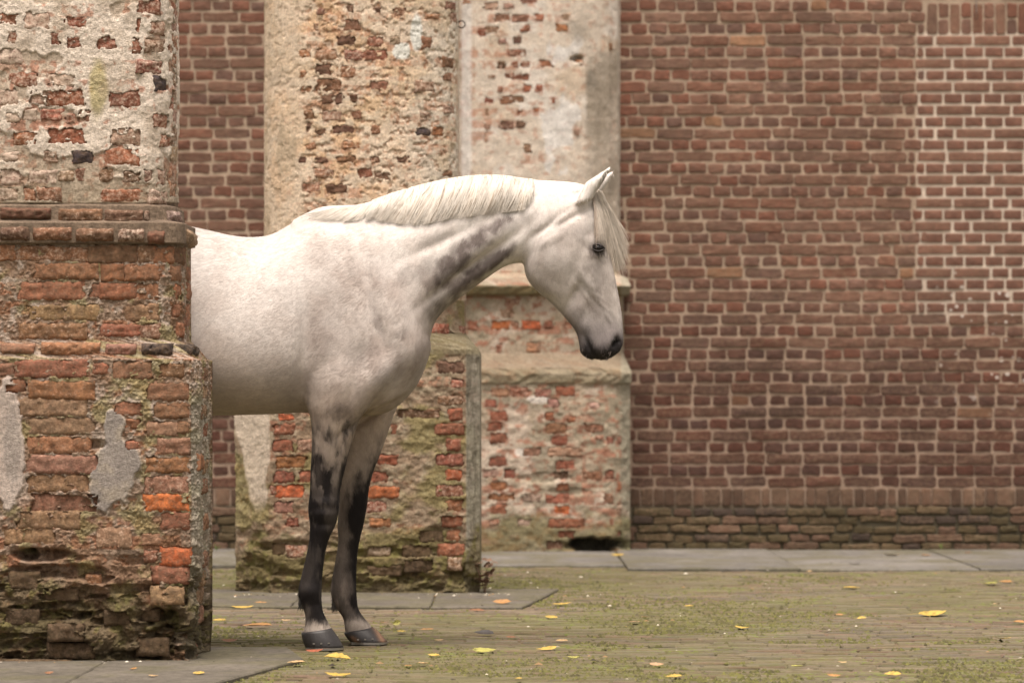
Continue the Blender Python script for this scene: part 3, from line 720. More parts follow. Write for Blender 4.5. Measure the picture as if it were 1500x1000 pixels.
        C = mixn(C, (.40, .34, .13), .7 * sstep(.3, .7, blob(SX, SY, 143, 130, 16, 50) + .5 * (n1 - .5))); C = mixn(C, (.36, .28, .20), sstep(.5, .7, n1) * .45)
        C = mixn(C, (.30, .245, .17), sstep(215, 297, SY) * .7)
        lowC = np.ones(Z.shape + (3,)) * np.array((.30, .218, .158))
        bm, br = coursing(S, Z, .0655, .002, 351)
        lowC = mixn(lowC, (.30, .125, .06), bm * sstep(.46, .58, n2 * .5 + .5 * fbm2(S * 50, Z * 66, 355, 3) + .34 * (br - .5)) * .7)
        lowC = mixn(lowC, (.46, .385, .32), sstep(.50, .64, n2) * .8 * sstep(800, 700, SY)); lowC = mixn(lowC, (.24, .135, .075), sstep(.50, .66, n1) * .6)
        lowC = mixn(lowC, (.29, .26, .12), sstep(.56, .70, fbm2(S * 15 + 8, Z * 15, 33, 4) + .12 * blob(SX, SY, 200, 545, 150, 40)) * .6)
        lowC = mixn(lowC, (.47, .40, .35), pale * .9); lowC = mixn(lowC, (.50, .43, .35), sstep(.02, .3, gr) * .6); lowC = mixn(lowC, (.29, .255, .225), np.maximum(sstep(.6, 1, gr), sstep(.4, .6, blob(SX, SY, 18, 650, 14, 70) + .4 * (n2 - .5)) * .6))
        lowC = mixn(lowC, (.40, .34, .26), gr * sstep(.5, .7, n1) * .6)
        strip = sstep(279, 283, SX) * sstep(313, 306, SX) * sstep(560, 600, SY); lowC = mixn(lowC, (.33, .31, .25), strip * .7)
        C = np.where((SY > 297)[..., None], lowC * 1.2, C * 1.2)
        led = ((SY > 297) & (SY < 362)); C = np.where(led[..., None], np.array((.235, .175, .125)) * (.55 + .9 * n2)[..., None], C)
        moss = sstep(.45, .62, sstep(740, 930, SY) * .45 + .55 * fbm2(S * 9, Z * 14, 37, 5) - .06)
        C = mixn(C, (.105, .082, .04), moss * .78 * (SY > 700)); C = mixn(C, (.165, .15, .05), moss * sstep(.55, .7, n2) * .6 * (SY > 700))
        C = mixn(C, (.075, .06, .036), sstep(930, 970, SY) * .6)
        return C
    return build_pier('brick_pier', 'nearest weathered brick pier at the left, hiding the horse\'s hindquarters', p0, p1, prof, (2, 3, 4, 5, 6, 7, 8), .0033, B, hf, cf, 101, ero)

def mid_pier():
    prof = [(-.05, .97), (.1, 1.0), (1.140, 1.0), (1.16, .96), (1.244, .33), (1.26, .30), (1.48, .30), (1.484, .6), (1.555, .55), (1.575, .1), (1.60, .0)]
    p0 = [(-1.2, 17.0), (-1.2, 16.52), (-.94, 16.215), (-.48, 16.215), (-.262, 16.44), (-.262, 17.0)]
    p1 = [(-1.32, 17.1), (-1.32, 16.27), (-1.143, 16.10), (-.2157, 16.10), (-.153, 16.165), (-.153, 17.1)]
    p0, p1 = arcs(p0, p1, (1, 3))
    B = zoomlist(360, 0, 2.941, [(230, 218, 275, 245, 'o3'), (300, 218, 385, 255, 'o4'), (425, 88, 490, 130, 'b2'), (395, 158, 465, 195, 'd0'), (525, 162, 585, 200, 'r3'), (430, 220, 500, 258, 'r4'), (503, 220, 605, 258, 'r2'), (620, 158, 665, 190, 't4'),
        (765, 163, 800, 205, 'b1'), (290, 282, 362, 322, 'd0'), (410, 287, 470, 333, 'o3'), (235, 307, 258, 330, 'o3'), (300, 344, 410, 388, 'b2'), (237, 375, 285, 395, 'o3'), (540, 352, 610, 385, 'b1'), (720, 352, 830, 395, 'b4'), (640, 35, 685, 65, 'b3'),
        (335, 410, 370, 445, 'd1'), (385, 408, 418, 445, 'd1'), (450, 412, 480, 435, 'd1'), (250, 478, 290, 512, 'b2'), (465, 480, 495, 510, 'b2'), (330, 482, 410, 518, 'o5'), (380, 546, 460, 572, 'd0'), (265, 532, 282, 570, 'd2'), (300, 556, 340, 578, 'd1'),
        (545, 543, 575, 575, 'b2'), (815, 547, 850, 580, 'o2'), (735, 558, 790, 578, 'k1'), (262, 612, 295, 640, 'o3'), (420, 614, 490, 640, 'o3'), (225, 677, 260, 698, 'd0'), (300, 678, 350, 698, 'd0'), (395, 676, 470, 698, 'b1'), (535, 678, 575, 698, 'b3'),
        (650, 675, 705, 698, 'd1'), (255, 730, 375, 762, 'o4'), (485, 727, 540, 765, 'r2'), (245, 792, 310, 825, 'o4'), (350, 796, 435, 828, 'd0'), (860, 252, 893, 288, 'b1'), (855, 320, 885, 345, 'b2'), (885, 60, 910, 95, 'b3'), (865, 12, 905, 40, 'b2'),
        (850, 735, 890, 755, 'b2'), (705, 612, 725, 640, 'b2'), (760, 487, 795, 515, 'b4'), (310, 40, 335, 62, 'b2'), (440, 28, 462, 48, 'd2'), (560, 37, 580, 60, 'd2'), (780, 65, 830, 78, 'o3'), (270, 105, 310, 125, 'o4'), (555, 745, 620, 770, 'b3'), (860, 460, 900, 490, 'b4')])
    B += zoomlist(330, 590, 3.333, [(265, 55, 330, 80, 'B1'), (240, 107, 335, 150, 'r2'), (235, 182, 325, 235, 'r1'), (355, 182, 420, 230, 'p3'), (245, 262, 390, 312, 'o1'), (240, 337, 330, 385, 'r1'), (360, 332, 418, 385, 'r1'), (248, 402, 380, 458, 'B0'),
        (205, 407, 240, 445, 'r4'), (238, 487, 330, 535, 'p1'), (295, 564, 355, 598, 'r2'), (300, 700, 390, 750, 'r4'), (750, 257, 840, 298, 'r1'), (715, 337, 790, 382, 'r1'), (700, 412, 842, 458, 'B1'), (690, 482, 785, 530, 'r4'), (708, 564, 800, 602, 'o1'),
        (808, 107, 840, 150, 'r1'), (1090, 32, 1150, 80, 'r1'), (1030, 103, 1160, 150, 'r1'), (1085, 178, 1148, 230, 'r1'), (1032, 252, 1160, 303, 'r2'), (1080, 327, 1155, 375, 'B2'), (1035, 404, 1160, 455, 'r3'), (1085, 473, 1155, 525, 'o2'), (1060, 553, 1160, 600, 'r1'),
        (1085, 622, 1145, 670, 'o2'), (1042, 692, 1160, 742, 'o1'), (1090, 757, 1150, 810, 'b4'), (840, 32, 940, 70, 'd2'), (945, 32, 1045, 70, 'b3'), (700, 705, 800, 740, 't4'), (870, 700, 1000, 750, 'm3'), (880, 770, 1010, 820, 'm3'), (230, 690, 290, 740, 'm3'), (700, 800, 850, 840, 'm3'), (950, 625, 1060, 680, 'm4'),
        (1222, 380, 1240, 430, 'r3'), (1225, 325, 1240, 370, 'r4')])
    B += zoomlist(620, 420, 4.547, [(100, 503, 265, 570, 'd1'), (190, 622, 255, 670, 'r3'), (95, 732, 255, 780, 'b3'), (65, 252, 165, 310, 'r2'), (255, 270, 285, 320, 'r3')])
    ero = [(500, 860, 160, 10, .02), (600, 845, 30, 10, .03), (670, 845, 20, 12, .03), (430, 800, 60, 8, .02), (560, 810, 60, 6, .02), (380, 840, 40, 20, .015), (695, 855, 14, 14, .03), (650, 780, 30, 10, .015)]
    def hf(kind, *a):
        if kind == 'brick':
            x, y, z, rng, code = a
            if y < 345: return (rng.uniform(-.003, .002), .36, 0, 0)
            return (rng.uniform(-.004, .003), .26, 0, 0)
        SX, SY, Z, S, ts = a
        big = fbm2(S * 6, Z * 6, 103, 4) - .5; med = fbm2(S * 24, Z * 32, 105, 4) - .5; fin = fbm2(S * 70, Z * 90, 107, 3) - .5
        smooth_ = sstep(452, 436, SX) * (SY < 400)
        pits = sstep(.585, .635, fbm2(S * 36, Z * 56, 111, 4)) * (1 - .45 * smooth_)
        up = SY < 400
        h = np.where(up, .008 * big + (.005 * med + .0025 * fin) * (1 - .6 * smooth_) - .005 * pits, .012 * big + .020 * med + .007 * fin)
        h = h - .02 * sstep(.54, .62, fbm2(S * 9, Z * 28, 143, 4)) * sstep(740, 850, SY)
        pale = sstep(.3, .5, blob(SX, SY, 378, 650, 22, 110) + blob(SX, SY, 360, 610, 26, 60) * .7) * (SX < 412) * sstep(770, 730, SY); h = h * (1 - .65 * pale) + .004 * pale
        sl2 = (SY > 486) & (SY < 520); h = np.where(sl2, .5 * h, h)
        ch = sstep(681, 684, SX) * (SY > 515); h = h * (1 - .6 * ch)
        return h, (pits, smooth_, big, med)
    def cf(SX, SY, Z, S, h, mk, ero):
        pits, sm, big, med = mk
        n1 = fbm2(S * 9, Z * 9, 123, 4); n2 = fbm2(S * 38, Z * 42, 127, 3); n3 = fbm2(S * 5 + 4, Z * 8, 129, 4)
        C = np.ones(Z.shape + (3,)) * np.array((.65, .53, .405))
        C = mixn(C, (.64, .42, .245), sstep(.50, .66, n1) * sstep(660, 500, SX) * .75); C = mixn(C, (.585, .53, .45), sstep(560, 660, SX) * .75); C = mixn(C, (.58, .43, .27), sstep(.52, .64, n3) * .5)
        bm, br = coursing(S, Z, .0695, .02, 311)
        C = mixn(C, (.42, .215, .13), bm * sstep(.50, .64, n2 * .5 + .5 * fbm2(S * 50, Z * 66, 315, 3) + .34 * (br - .5) - .12 * sm) * .7)
        C = mixn(C, (.36, .20, .12), pits * sstep(.42, .52, n2) * .85); C = mixn(C, (.66, .58, .46), sstep(.58, .66, n2) * .5)
        C = mixn(C, (.60, .48, .36), sm * .5); C = mixn(C, (.46, .36, .25), sm * sstep(.5, .66, fbm2(S * 16, Z * 5, 141, 4)) * .7)
        C = mixn(C, (.74, .70, .64), sstep(.35, .5, np.maximum(blob(SX, SY, 588, 75, 14, 14), blob(SX, SY, 610, 48, 10, 30)) + .3 * (n2 - .5)))
        L = np.ones(Z.shape + (3,)) * np.array((.30, .225, .155))
        bm, br = coursing(S, Z, .0695, .0, 341)
        L = mixn(L, (.29, .115, .065), bm * sstep(.50, .62, n2 * .5 + .5 * fbm2(S * 44, Z * 60, 345, 3) + .34 * (br - .5)) * .6)
        L = mixn(L, (.42, .36, .26), sstep(.5, .66, n2) * .6); L = mixn(L, (.25, .17, .11), sstep(.54, .68, n1) * .5)
        L = mixn(L, (.25, .22, .085), sstep(.56, .70, n3 + .10 * blob(SX, SY, 650, 560, 60, 60) + .06 * sstep(690, 800, SY)) * .65)
        pale = sstep(.42, .55, blob(SX, SY, 378, 650, 20, 110) + blob(SX, SY, 360, 610, 26, 60) * .7 + .5 * (n1 - .5)) * (SX < 410) * sstep(760, 720, SY)
        L = mixn(L, (.60, .51, .41), pale * .9)
        L = mixn(L, (.30, .285, .235), sstep(682, 684, SX) * .75); L = mixn(L, (.17, .15, .11), sstep(682, 684, SX) * sstep(.5, .64, fbm2(S * 60, Z * 9, 131, 3)) * .7)
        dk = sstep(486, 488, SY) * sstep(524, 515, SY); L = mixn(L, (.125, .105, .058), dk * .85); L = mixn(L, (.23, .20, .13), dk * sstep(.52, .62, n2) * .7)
        moss = sstep(.40, .60, sstep(700, 860, SY) * .5 + .55 * fbm2(S * 8, Z * 13, 137, 5) - .06)
        L = mixn(L, (.145, .118, .052), moss * .72 * (SY > 640)); L = mixn(L, (.185, .17, .05), moss * sstep(.52, .66, n2) * .6 * (SY > 640))
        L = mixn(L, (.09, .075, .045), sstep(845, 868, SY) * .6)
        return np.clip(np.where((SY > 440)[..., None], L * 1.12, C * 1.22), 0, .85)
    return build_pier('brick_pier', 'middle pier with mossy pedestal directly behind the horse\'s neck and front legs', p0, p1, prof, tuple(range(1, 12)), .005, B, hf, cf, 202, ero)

def far_pier():
    prof = [(-.05, .9), (1.012, .92), (1.024, 1.04), (1.075, 1.06), (1.095, 1.0), (1.188, .35), (1.20, .30), (1.545, .30), (1.552, .85), (1.60, 1.0), (1.65, .7), (1.68, .05), (1.70, 0.0)]
    p0 = [(-.33, 20.9), (-.33, 20.68), (-.17, 20.50), (.26, 20.50), (.661, 20.80), (.661, 20.9)]
    p1 = [(-.40, 20.9), (-.40, 20.56), (-.29, 20.40), (.6446, 20.40), (.714, 20.47), (.714, 20.9)]
    p0, p1 = arcs(p0, p1, (1, 3))
    B = zoomlist(620, 420, 4.547, [(300, 232, 360, 285, 'r2'), (455, 232, 580, 280, 'B2'), (590, 237, 630, 280, 'o3'), (660, 228, 775, 280, 'B1'), (805, 232, 860, 270, 'r2'), (940, 240, 990, 280, 'o3'), (480, 387, 525, 440, 'r3'), (690, 378, 775, 435, 'o3'), (515, 152, 600, 200, 'p4'), (550, 82, 640, 120, 'r4')])
    B += zoomlist(690, 540, 3.448, [(105, 97, 190, 140, 'p2'), (205, 97, 290, 140, 'r3'), (325, 107, 400, 140, 'r3'), (435, 94, 525, 135, 'r1'), (70, 157, 125, 195, 'r2'), (100, 217, 180, 260, 'r1'), (85, 270, 150, 310, 'r0'), (100, 327, 175, 375, 'r1'), (270, 402, 345, 440, 'p2'), (390, 157, 440, 195, 'p3'),
        (378, 222, 420, 258, 'r1'), (490, 237, 525, 265, 'o2'), (382, 277, 485, 325, 'b0'), (410, 340, 485, 385, 'r1'), (390, 402, 555, 440, 'p3'), (575, 280, 665, 318, 'b2'), (600, 172, 645, 200, 'p4'), (95, 447, 175, 490, 'r1'), (430, 467, 520, 502, 'r1'), (418, 520, 490, 555, 'd2'), (65, 512, 140, 545, 'p4'),
        (170, 512, 220, 550, 'r1'), (570, 517, 660, 555, 'b2'), (680, 517, 765, 550, 'r2'), (100, 572, 178, 610, 'o1'), (430, 577, 490, 612, 'o1'), (725, 572, 770, 610, 'r2'), (90, 634, 215, 662, 'o2'), (380, 637, 490, 680, 'r1'), (265, 637, 355, 670, 'd4'), (680, 632, 765, 680, 'b2'), (100, 687, 180, 730, 'o1'), (425, 697, 495, 730, 'B0'),
        (395, 759, 565, 800, 'r1'), (435, 822, 520, 850, 'r2'), (380, 872, 460, 910, 'b3'), (720, 817, 765, 845, 'r3'), (705, 757, 765, 785, 'r3'), (690, 347, 715, 375, 'r2'), (745, 342, 768, 375, 'r3'), (635, 342, 665, 356, 'r3'), (720, 690, 768, 730, 'b4'), (100, 760, 140, 785, 'r4'), (240, 760, 300, 790, 'p5')])
    B += zoomlist(660, 0, 3.844, [(65, 0, 105, 20, 'o3'), (195, 17, 265, 55, 'p4'), (300, 22, 350, 45, 'p4'), (395, 0, 485, 20, 'r3'), (250, 82, 330, 122, 'b2'), (345, 87, 440, 122, 'b2'), (480, 82, 525, 115, 'o2'), (635, 82, 675, 110, 'p4'), (155, 172, 195, 200, 'r2'), (200, 152, 270, 185, 'b3'), (395, 142, 440, 180, 'r2'),
        (600, 142, 655, 175, 'o1'), (360, 207, 395, 245, 'd1'), (275, 222, 315, 245, 'p3'), (315, 282, 425, 315, 'r3'), (265, 347, 310, 388, 'd1'), (348, 352, 380, 385, 'r2'), (400, 352, 445, 380, 'r4'), (497, 342, 570, 375, 'o1'), (310, 417, 440, 448, 'r2'), (215, 425, 250, 440, 'p3'), (270, 487, 290, 520, 'r3'), (415, 482, 450, 520, 'r2'),
        (480, 482, 522, 515, 'r2'), (175, 557, 240, 588, 'r2'), (280, 542, 350, 585, 'b1'), (350, 547, 410, 575, 'b2'), (572, 547, 595, 580, 'r2'), (195, 612, 212, 650, 'p3'), (380, 622, 405, 650, 'r3'), (470, 610, 495, 630, 'r2'), (278, 687, 355, 728, 'd1'), (375, 687, 420, 715, 'd1'), (195, 712, 225, 728, 'p3'), (190, 752, 207, 800, 'p4'),
        (415, 817, 452, 860, 'b3'), (695, 732, 720, 760, 'p4'), (895, 247, 912, 285, 'b2'), (720, 345, 745, 368, 'o2')])
    ero = [(873, 798, 46, 12, .10), (846, 86, 9, 5, .06), (800, 700, 40, 8, .012), (830, 720, 30, 6, .012)]
    def hf(kind, *a):
        if kind == 'brick':
            x, y, z, rng, code = a
            if y < 400: return (rng.uniform(-.001, .003), .38, 0, 0)
            return (rng.uniform(-.004, .003), .27, 0, 0)
        SX, SY, Z, S, ts = a
        big = fbm2(S * 6, Z * 6, 203, 4) - .5; med = fbm2(S * 22, Z * 28, 205, 4) - .5
        up = SY < 400
        h = np.where(up, .008 * big + .006 * med, .010 * big + .018 * med)
        h = np.where((SY > 500) & (SY < 548) | (SY > 396) & (SY < 420), .35 * h, h)
        h = h - np.where((SY > 540) & (SY < 575), .006 * sstep(.5, .6, fbm2(S * 14, Z * 30, 209, 3)), 0)
        return h, (big, med)
    def cf(SX, SY, Z, S, h, mk, ero):
        n1 = fbm2(S * 7, Z * 7, 223, 4); n2 = fbm2(S * 30, Z * 34, 227, 3); n3 = fbm2(S * 4 + 4, Z * 5, 229, 4)
        C = np.ones(Z.shape + (3,)) * np.array((.63, .55, .46))
        C = mixn(C, (.70, .65, .585), sstep(.5, .62, n1) * .6); C = mixn(C, (.52, .40, .28), sstep(.5, .64, n3) * .5); C = mixn(C, (.48, .27, .18), sstep(.62, .70, n2) * sstep(300, 200, SY) * .5)
        bm, br = coursing(S, Z, .0704, .02, 321)
        C = mixn(C, (.45, .235, .155), bm * sstep(.52, .66, n2 * .5 + .5 * fbm2(S * 44, Z * 60, 325, 3) + .34 * (br - .5)) * sstep(850, 800, SX) * .65)
        C = mixn(C, (.73, .71, .68), sstep(.4, .55, blob(SX, SY, 815, 190, 34, 44) * .8 + blob(SX, SY, 835, 75, 30, 22) * .8 + 1.5 * (fbm2(S * 11, Z * 9, 241, 5) - .5)) * .75)
        C = mixn(C, (.72, .69, .65), sstep(674, 678, SX) * sstep(693, 688, SX) * .7)
        st = np.maximum(sstep(855, 862, SX) * sstep(70, 85, SY + 10 * (n1 - .5)), blob(SX, SY, 850, 45, 22, 22) * .8)
        C = mixn(C, (.335, .285, .225), st * np.clip(.75 + 1.8 * (n1 - .5), .25, 1)); C = mixn(C, (.24, .21, .17), st * sstep(.52, .68, n3) * .6)
        C = mixn(C, (.50, .45, .38), sstep(903, 906, SX) * .6)
        L = np.ones(Z.shape + (3,)) * np.array((.43, .35, .26))
        L = mixn(L, (.58, .49, .40), sstep(.48, .6, n1 + .2 * blob(SX, SY, 760, 640, 40, 80)) * .7); L = mixn(L, (.33, .285, .205), sstep(.45, .6, n3 + .25 * blob(SX, SY, 870, 680, 50, 130)) * .75)
        bm, br = coursing(S, Z, .0704, .0, 331)
        L = mixn(L, (.34, .145, .09), bm * sstep(.50, .62, n2 * .5 + .5 * fbm2(S * 44, Z * 60, 335, 3) + .34 * (br - .5)) * .7)
        L = mixn(L, (.36, .17, .11), sstep(.60, .68, n2) * .6); L = mixn(L, (.70, .64, .57), sstep(.45, .55, blob(SX, SY, 768, 662, 16, 8) + blob(SX, SY, 790, 585, 22, 7) + .4 * (n2 - .5)))
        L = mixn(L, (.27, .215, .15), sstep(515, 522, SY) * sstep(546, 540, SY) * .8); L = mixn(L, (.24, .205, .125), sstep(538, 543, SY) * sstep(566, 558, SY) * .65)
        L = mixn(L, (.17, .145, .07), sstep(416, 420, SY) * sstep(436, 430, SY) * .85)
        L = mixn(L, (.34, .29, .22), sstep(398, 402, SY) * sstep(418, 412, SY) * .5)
        L = mixn(L, (.32, .30, .23), sstep(908, 911, SX) * .7)
        moss = sstep(.42, .60, sstep(690, 800, SY) * .45 + .5 * fbm2(S * 7, Z * 11, 237, 5) - .04)
        L = mixn(L, (.16, .15, .06), moss * .7 * (SY > 640)); L = mixn(L, (.05, .045, .03), sstep(.03, .07, ero) * (SY > 700))
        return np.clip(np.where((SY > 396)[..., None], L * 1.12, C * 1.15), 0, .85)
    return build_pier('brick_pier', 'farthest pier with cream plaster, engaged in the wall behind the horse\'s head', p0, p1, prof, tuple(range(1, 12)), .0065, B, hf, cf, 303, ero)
# ------------------------------------------------------------------ horse
HD = 12.74                                   # depth of the horse's median plane
def hx(px, d=HD): return (px - 750) * d / FPX
def hz(py, d=HD): return CAMZ - (py - HOR) * d / FPX

def resample(ribs, k=4):
    """Catmull-Rom through the ribs so the lofts are smooth along their length"""
    R = np.array(ribs, float); n = len(R); out = []
    for i in range(n - 1):
        p0, p1, p2, p3 = R[max(i - 1, 0)], R[i], R[i + 1], R[min(i + 2, n - 1)]
        for t in np.arange(k) / k:
            out.append(.5 * ((2 * p1) + (-p0 + p2) * t + (2 * p0 - 5 * p1 + 4 * p2 - p3) * t * t + (-p0 + 3 * p1 - 3 * p2 + p3) * t ** 3))
    out.append(R[-1]); return np.array(out)

class Loft:
    """ribs: (Tx,Ty,Bx,By,halfwidth,ycentre) in photo pixels / metres, egg = how much narrower the T side is, p = superellipse power"""
    def __init__(s, ribs, d=HD, egg=0.0, p=2.2, k=4):
        R = resample(ribs, k)
        s.T = np.c_[hx(R[:, 0], d), hz(R[:, 1], d)]; s.B = np.c_[hx(R[:, 2], d), hz(R[:, 3], d)]
        s.W = R[:, 4]; s.yc = R[:, 5]; s.egg = egg; s.p = p
    def field2(s, U, Z):
        S = np.full(U.shape, 9.0); W = np.full(U.shape, .01); Hh = np.full(U.shape, .1); YC = np.zeros(U.shape)
        for i in range(len(s.T) - 1):
            def side(j):
                e = s.T[j] - s.B[j]; nrm = np.array((-e[1], e[0])); nrm = nrm / np.linalg.norm(nrm)
                return (U - s.B[j][0]) * nrm[0] + (Z - s.B[j][1]) * nrm[1]
            a = side(i); b = side(i + 1)
            m = ((a <= 0) & (b >= 0)) | ((a >= 0) & (b <= 0))
            # orientation: rib i behind, rib i+1 ahead
            mid = .5 * (s.T[i + 1] + s.B[i + 1]); e = s.T[i] - s.B[i]; nn = np.array((-e[1], e[0]))
            sg = np.sign((mid - s.B[i]) @ nn)
            m &= (a * sg >= -1e-9) & (b * sg <= 1e-9)
            if not m.any(): continue
            t = a[m] / (a[m] - b[m] + 1e-12)
            T = s.T[i] + (s.T[i + 1] - s.T[i]) * t[:, None]; B = s.B[i] + (s.B[i + 1] - s.B[i]) * t[:, None]
            M = .5 * (T + B); D = T - B; h2 = (D ** 2).sum(1) / 4
            q = np.stack([U[m], Z[m]], -1) - M
            sv = (q * D).sum(1) / 2 / h2
            better = np.abs(sv) < np.abs(S[m])
            idx = np.where(m)
            ii = tuple(x[better] for x in idx)
            S[ii] = sv[better]; Hh[ii] = np.sqrt(h2)[better]
            W[ii] = (s.W[i] + (s.W[i + 1] - s.W[i]) * t)[better]; YC[ii] = (s.yc[i] + (s.yc[i + 1] - s.yc[i]) * t)[better]
        return S, W, Hh, YC

def smin(a, b, k):
    h = np.clip(.5 + .5 * (b - a) / k, 0, 1); return b + (a - b) * h - k * h * (1 - h)

def surface_nets(f, org, vox):
    sg = f < 0; nx, ny, nz = f.shape
    cs = np.zeros((nx - 1, ny - 1, nz - 1), np.int8)
    for dx in (0, 1):
        for dy in (0, 1):
            for dz in (0, 1): cs += sg[dx:nx - 1 + dx, dy:ny - 1 + dy, dz:nz - 1 + dz]
    act = np.argwhere((cs > 0) & (cs < 8)); vid = np.full(cs.shape, -1, np.int64); vid[tuple(act.T)] = np.arange(len(act))
    acc = np.zeros((len(act), 3)); cnt = np.zeros(len(act))
    for ax in range(3):
        o1, o2 = [a for a in range(3) if a != ax]
        for a in (0, 1):
            for b in (0, 1):
                p = act.copy(); p[:, o1] += a; p[:, o2] += b; q = p.copy(); q[:, ax] += 1
                fa = f[tuple(p.T)]; fb = f[tuple(q.T)]; m = (fa < 0) != (fb < 0)
                t = fa[m] / (fa[m] - fb[m]); pt = p[m].astype(float); pt[:, ax] += t
                acc[m] += pt; cnt[m] += 1
    V = acc / cnt[:, None] * vox + org
    F = []
    for ax in range(3):
        o1, o2 = [(1, 2), (2, 0), (0, 1)][ax]
        sl0 = [slice(None)] * 3; sl1 = [slice(None)] * 3; sl0[ax] = slice(0, -1); sl1[ax] = slice(1, None)
        ch = np.argwhere(sg[tuple(sl0)] != sg[tuple(sl1)])
        ch = ch[(ch[:, o1] > 0) & (ch[:, o2] > 0) & (ch[:, o1] < cs.shape[o1]) & (ch[:, o2] < cs.shape[o2])]
        inside = sg[tuple(ch.T)]
        def at(a, b):
            p = ch.copy(); p[:, o1] -= a; p[:, o2] -= b; return vid[tuple(p.T)]
        q = np.stack([at(1, 1), at(0, 1), at(0, 0), at(1, 0)], -1)
        q[~inside] = q[~inside][:, ::-1]
        F.append(q)
    return V, np.concatenate(F)

def laplace(V, F, it, lam=.5, w=None):
    E = np.concatenate([F[:, [0, 1]], F[:, [1, 2]], F[:, [2, 3]], F[:, [3, 0]]]); E = np.concatenate([E, E[:, ::-1]])
    n = len(V); deg = np.bincount(E[:, 0], minlength=n).astype(float)[:, None]
    for k in range(it):
        for l in (lam, -lam * 1.04):
            A = np.stack([np.bincount(E[:, 0], V[E[:, 1], c], n) for c in range(3)], -1) / deg
            d = (A - V) * l
            V = V + (d if w is None else d * w[:, None])
    return V

def vnormals(V, F):
    n = np.cross(V[F[:, 2]] - V[F[:, 0]], V[F[:, 3]] - V[F[:, 1]]); N = np.zeros_like(V)
    for c in range(3): N[:, c] = sum(np.bincount(F[:, k], n[:, c], len(V)) for k in range(4))
    return N / np.maximum(np.linalg.norm(N, axis=1), 1e-9)[:, None]

TORSO = [(-24, 405, -24, 425, .04, 0), (-16, 358, -10, 490, .17, 0), (20, 332, 25, 560, .245, 0), (80, 314, 85, 590, .285, 0), (150, 312, 150, 602, .29, 0), (220, 321, 222, 608, .292, 0), (290, 334, 290, 609, .298, 0),
         (340, 345, 340, 608, .298, 0), (370, 347.5, 372, 607, .292, 0), (396, 344, 405, 606, .283, 0), (420, 332, 440, 604, .27, 0), (442, 319, 475, 606, .25, 0), (475, 306, 520, 606, .235, 0), (520, 312, 566, 600, .215, 0), (560, 345, 598, 575, .185, 0), (592, 400, 616, 545, .15, 0), (612, 455, 626, 520, .10, 0), (622, 480, 631, 505, .05, 0)]
NECK = [(430, 330, 500, 602, .20, 0), (470, 311, 560, 600, .195, 0), (505, 304, 605, 566, .18, 0), (540, 296, 625, 524, .162, 0), (575, 284, 633, 482, .142, 0), (612, 273, 648, 457, .122, 0), (650, 264, 678, 433, .108, 0), (690, 258, 708, 411, .099, 0),
        (730, 257, 734, 393, .093, 0), (760, 261, 752, 386, .090, 0), (788, 264, 772, 385, .088, 0), (820, 265.5, 800, 385, .080, 0), (845, 268, 832, 372, .062, 0), (858, 272, 850, 350, .045, 0)]
HEAD = [(862, 270, 806, 292, .045, 0), (873, 284, 788, 318, .066, 0), (882, 305, 775, 342, .086, 0), (888, 328, 769, 368, .099, 0), (891.5, 348, 768, 390, .102, 0), (893.5, 368, 771, 405, .098, 0), (898, 392, 779, 418, .088, 0), (903, 417, 791, 430, .076, 0),
        (907.5, 441, 806, 442.5, .063, 0), (911, 465, 827, 464, .055, 0), (912.6, 486, 843, 485, .053, 0), (912.8, 500, 848.5, 503, .053, 0), (909, 512, 850, 515, .047, 0), (901, 520, 857, 522.5, .034, 0), (889, 526.5, 866, 526.5, .012, 0)]
def leg(rows): return [(f, y, b, y, w, c) for (y, f, b, w, c) in rows]
NLEG = leg([(470, 560, 500, .02, -.10), (505, 585, 460, .05, -.145), (550, 572, 447, .082, -.166), (590, 545, 450, .085, -.168), (616, 526, 456, .076, -.163), (640, 518, 457, .067, -.158), (666, 510.5, 456.5, .059, -.155), (690, 504.5, 455, .052, -.152), (720, 498, 454, .046, -.15), (746, 496.5, 451.5, .046, -.15),
            (768, 491.5, 454, .043, -.15), (790, 481.5, 453, .033, -.149), (814, 475.5, 448.5, .029, -.148), (843, 472, 441.5, .031, -.147), (864, 471, 437, .037, -.146), (882, 471, 440, .036, -.145), (898, 474, 446.5, .032, -.144), (914, 482, 447, .036, -.143), (926, 488, 445, .042, -.143), (936, 490, 448, .038, -.143)])
FLEG = leg([(470, 570, 510, .02, .10), (520, 606, 470, .08, .165), (570, 592, 476, .083, .163), (604, 578, 482, .075, .16), (634, 568, 488, .066, .156), (662, 558, 492, .058, .153), (686, 548.5, 494, .052, .15), (712, 541, 496, .046, .15), (740, 537.5, 496.5, .046, .15), (768, 532.5, 494.5, .043, .15),
            (790, 527, 495.5, .033, .149), (812, 523.5, 493, .029, .148), (840, 522, 488, .031, .147), (862, 522, 484.5, .037, .146), (878, 523, 487, .036, .145), (892, 525.5, 495, .032, .144), (905, 534, 503, .034, .143), (917, 544, 505, .041, .143), (928, 549, 507, .038, .143)])
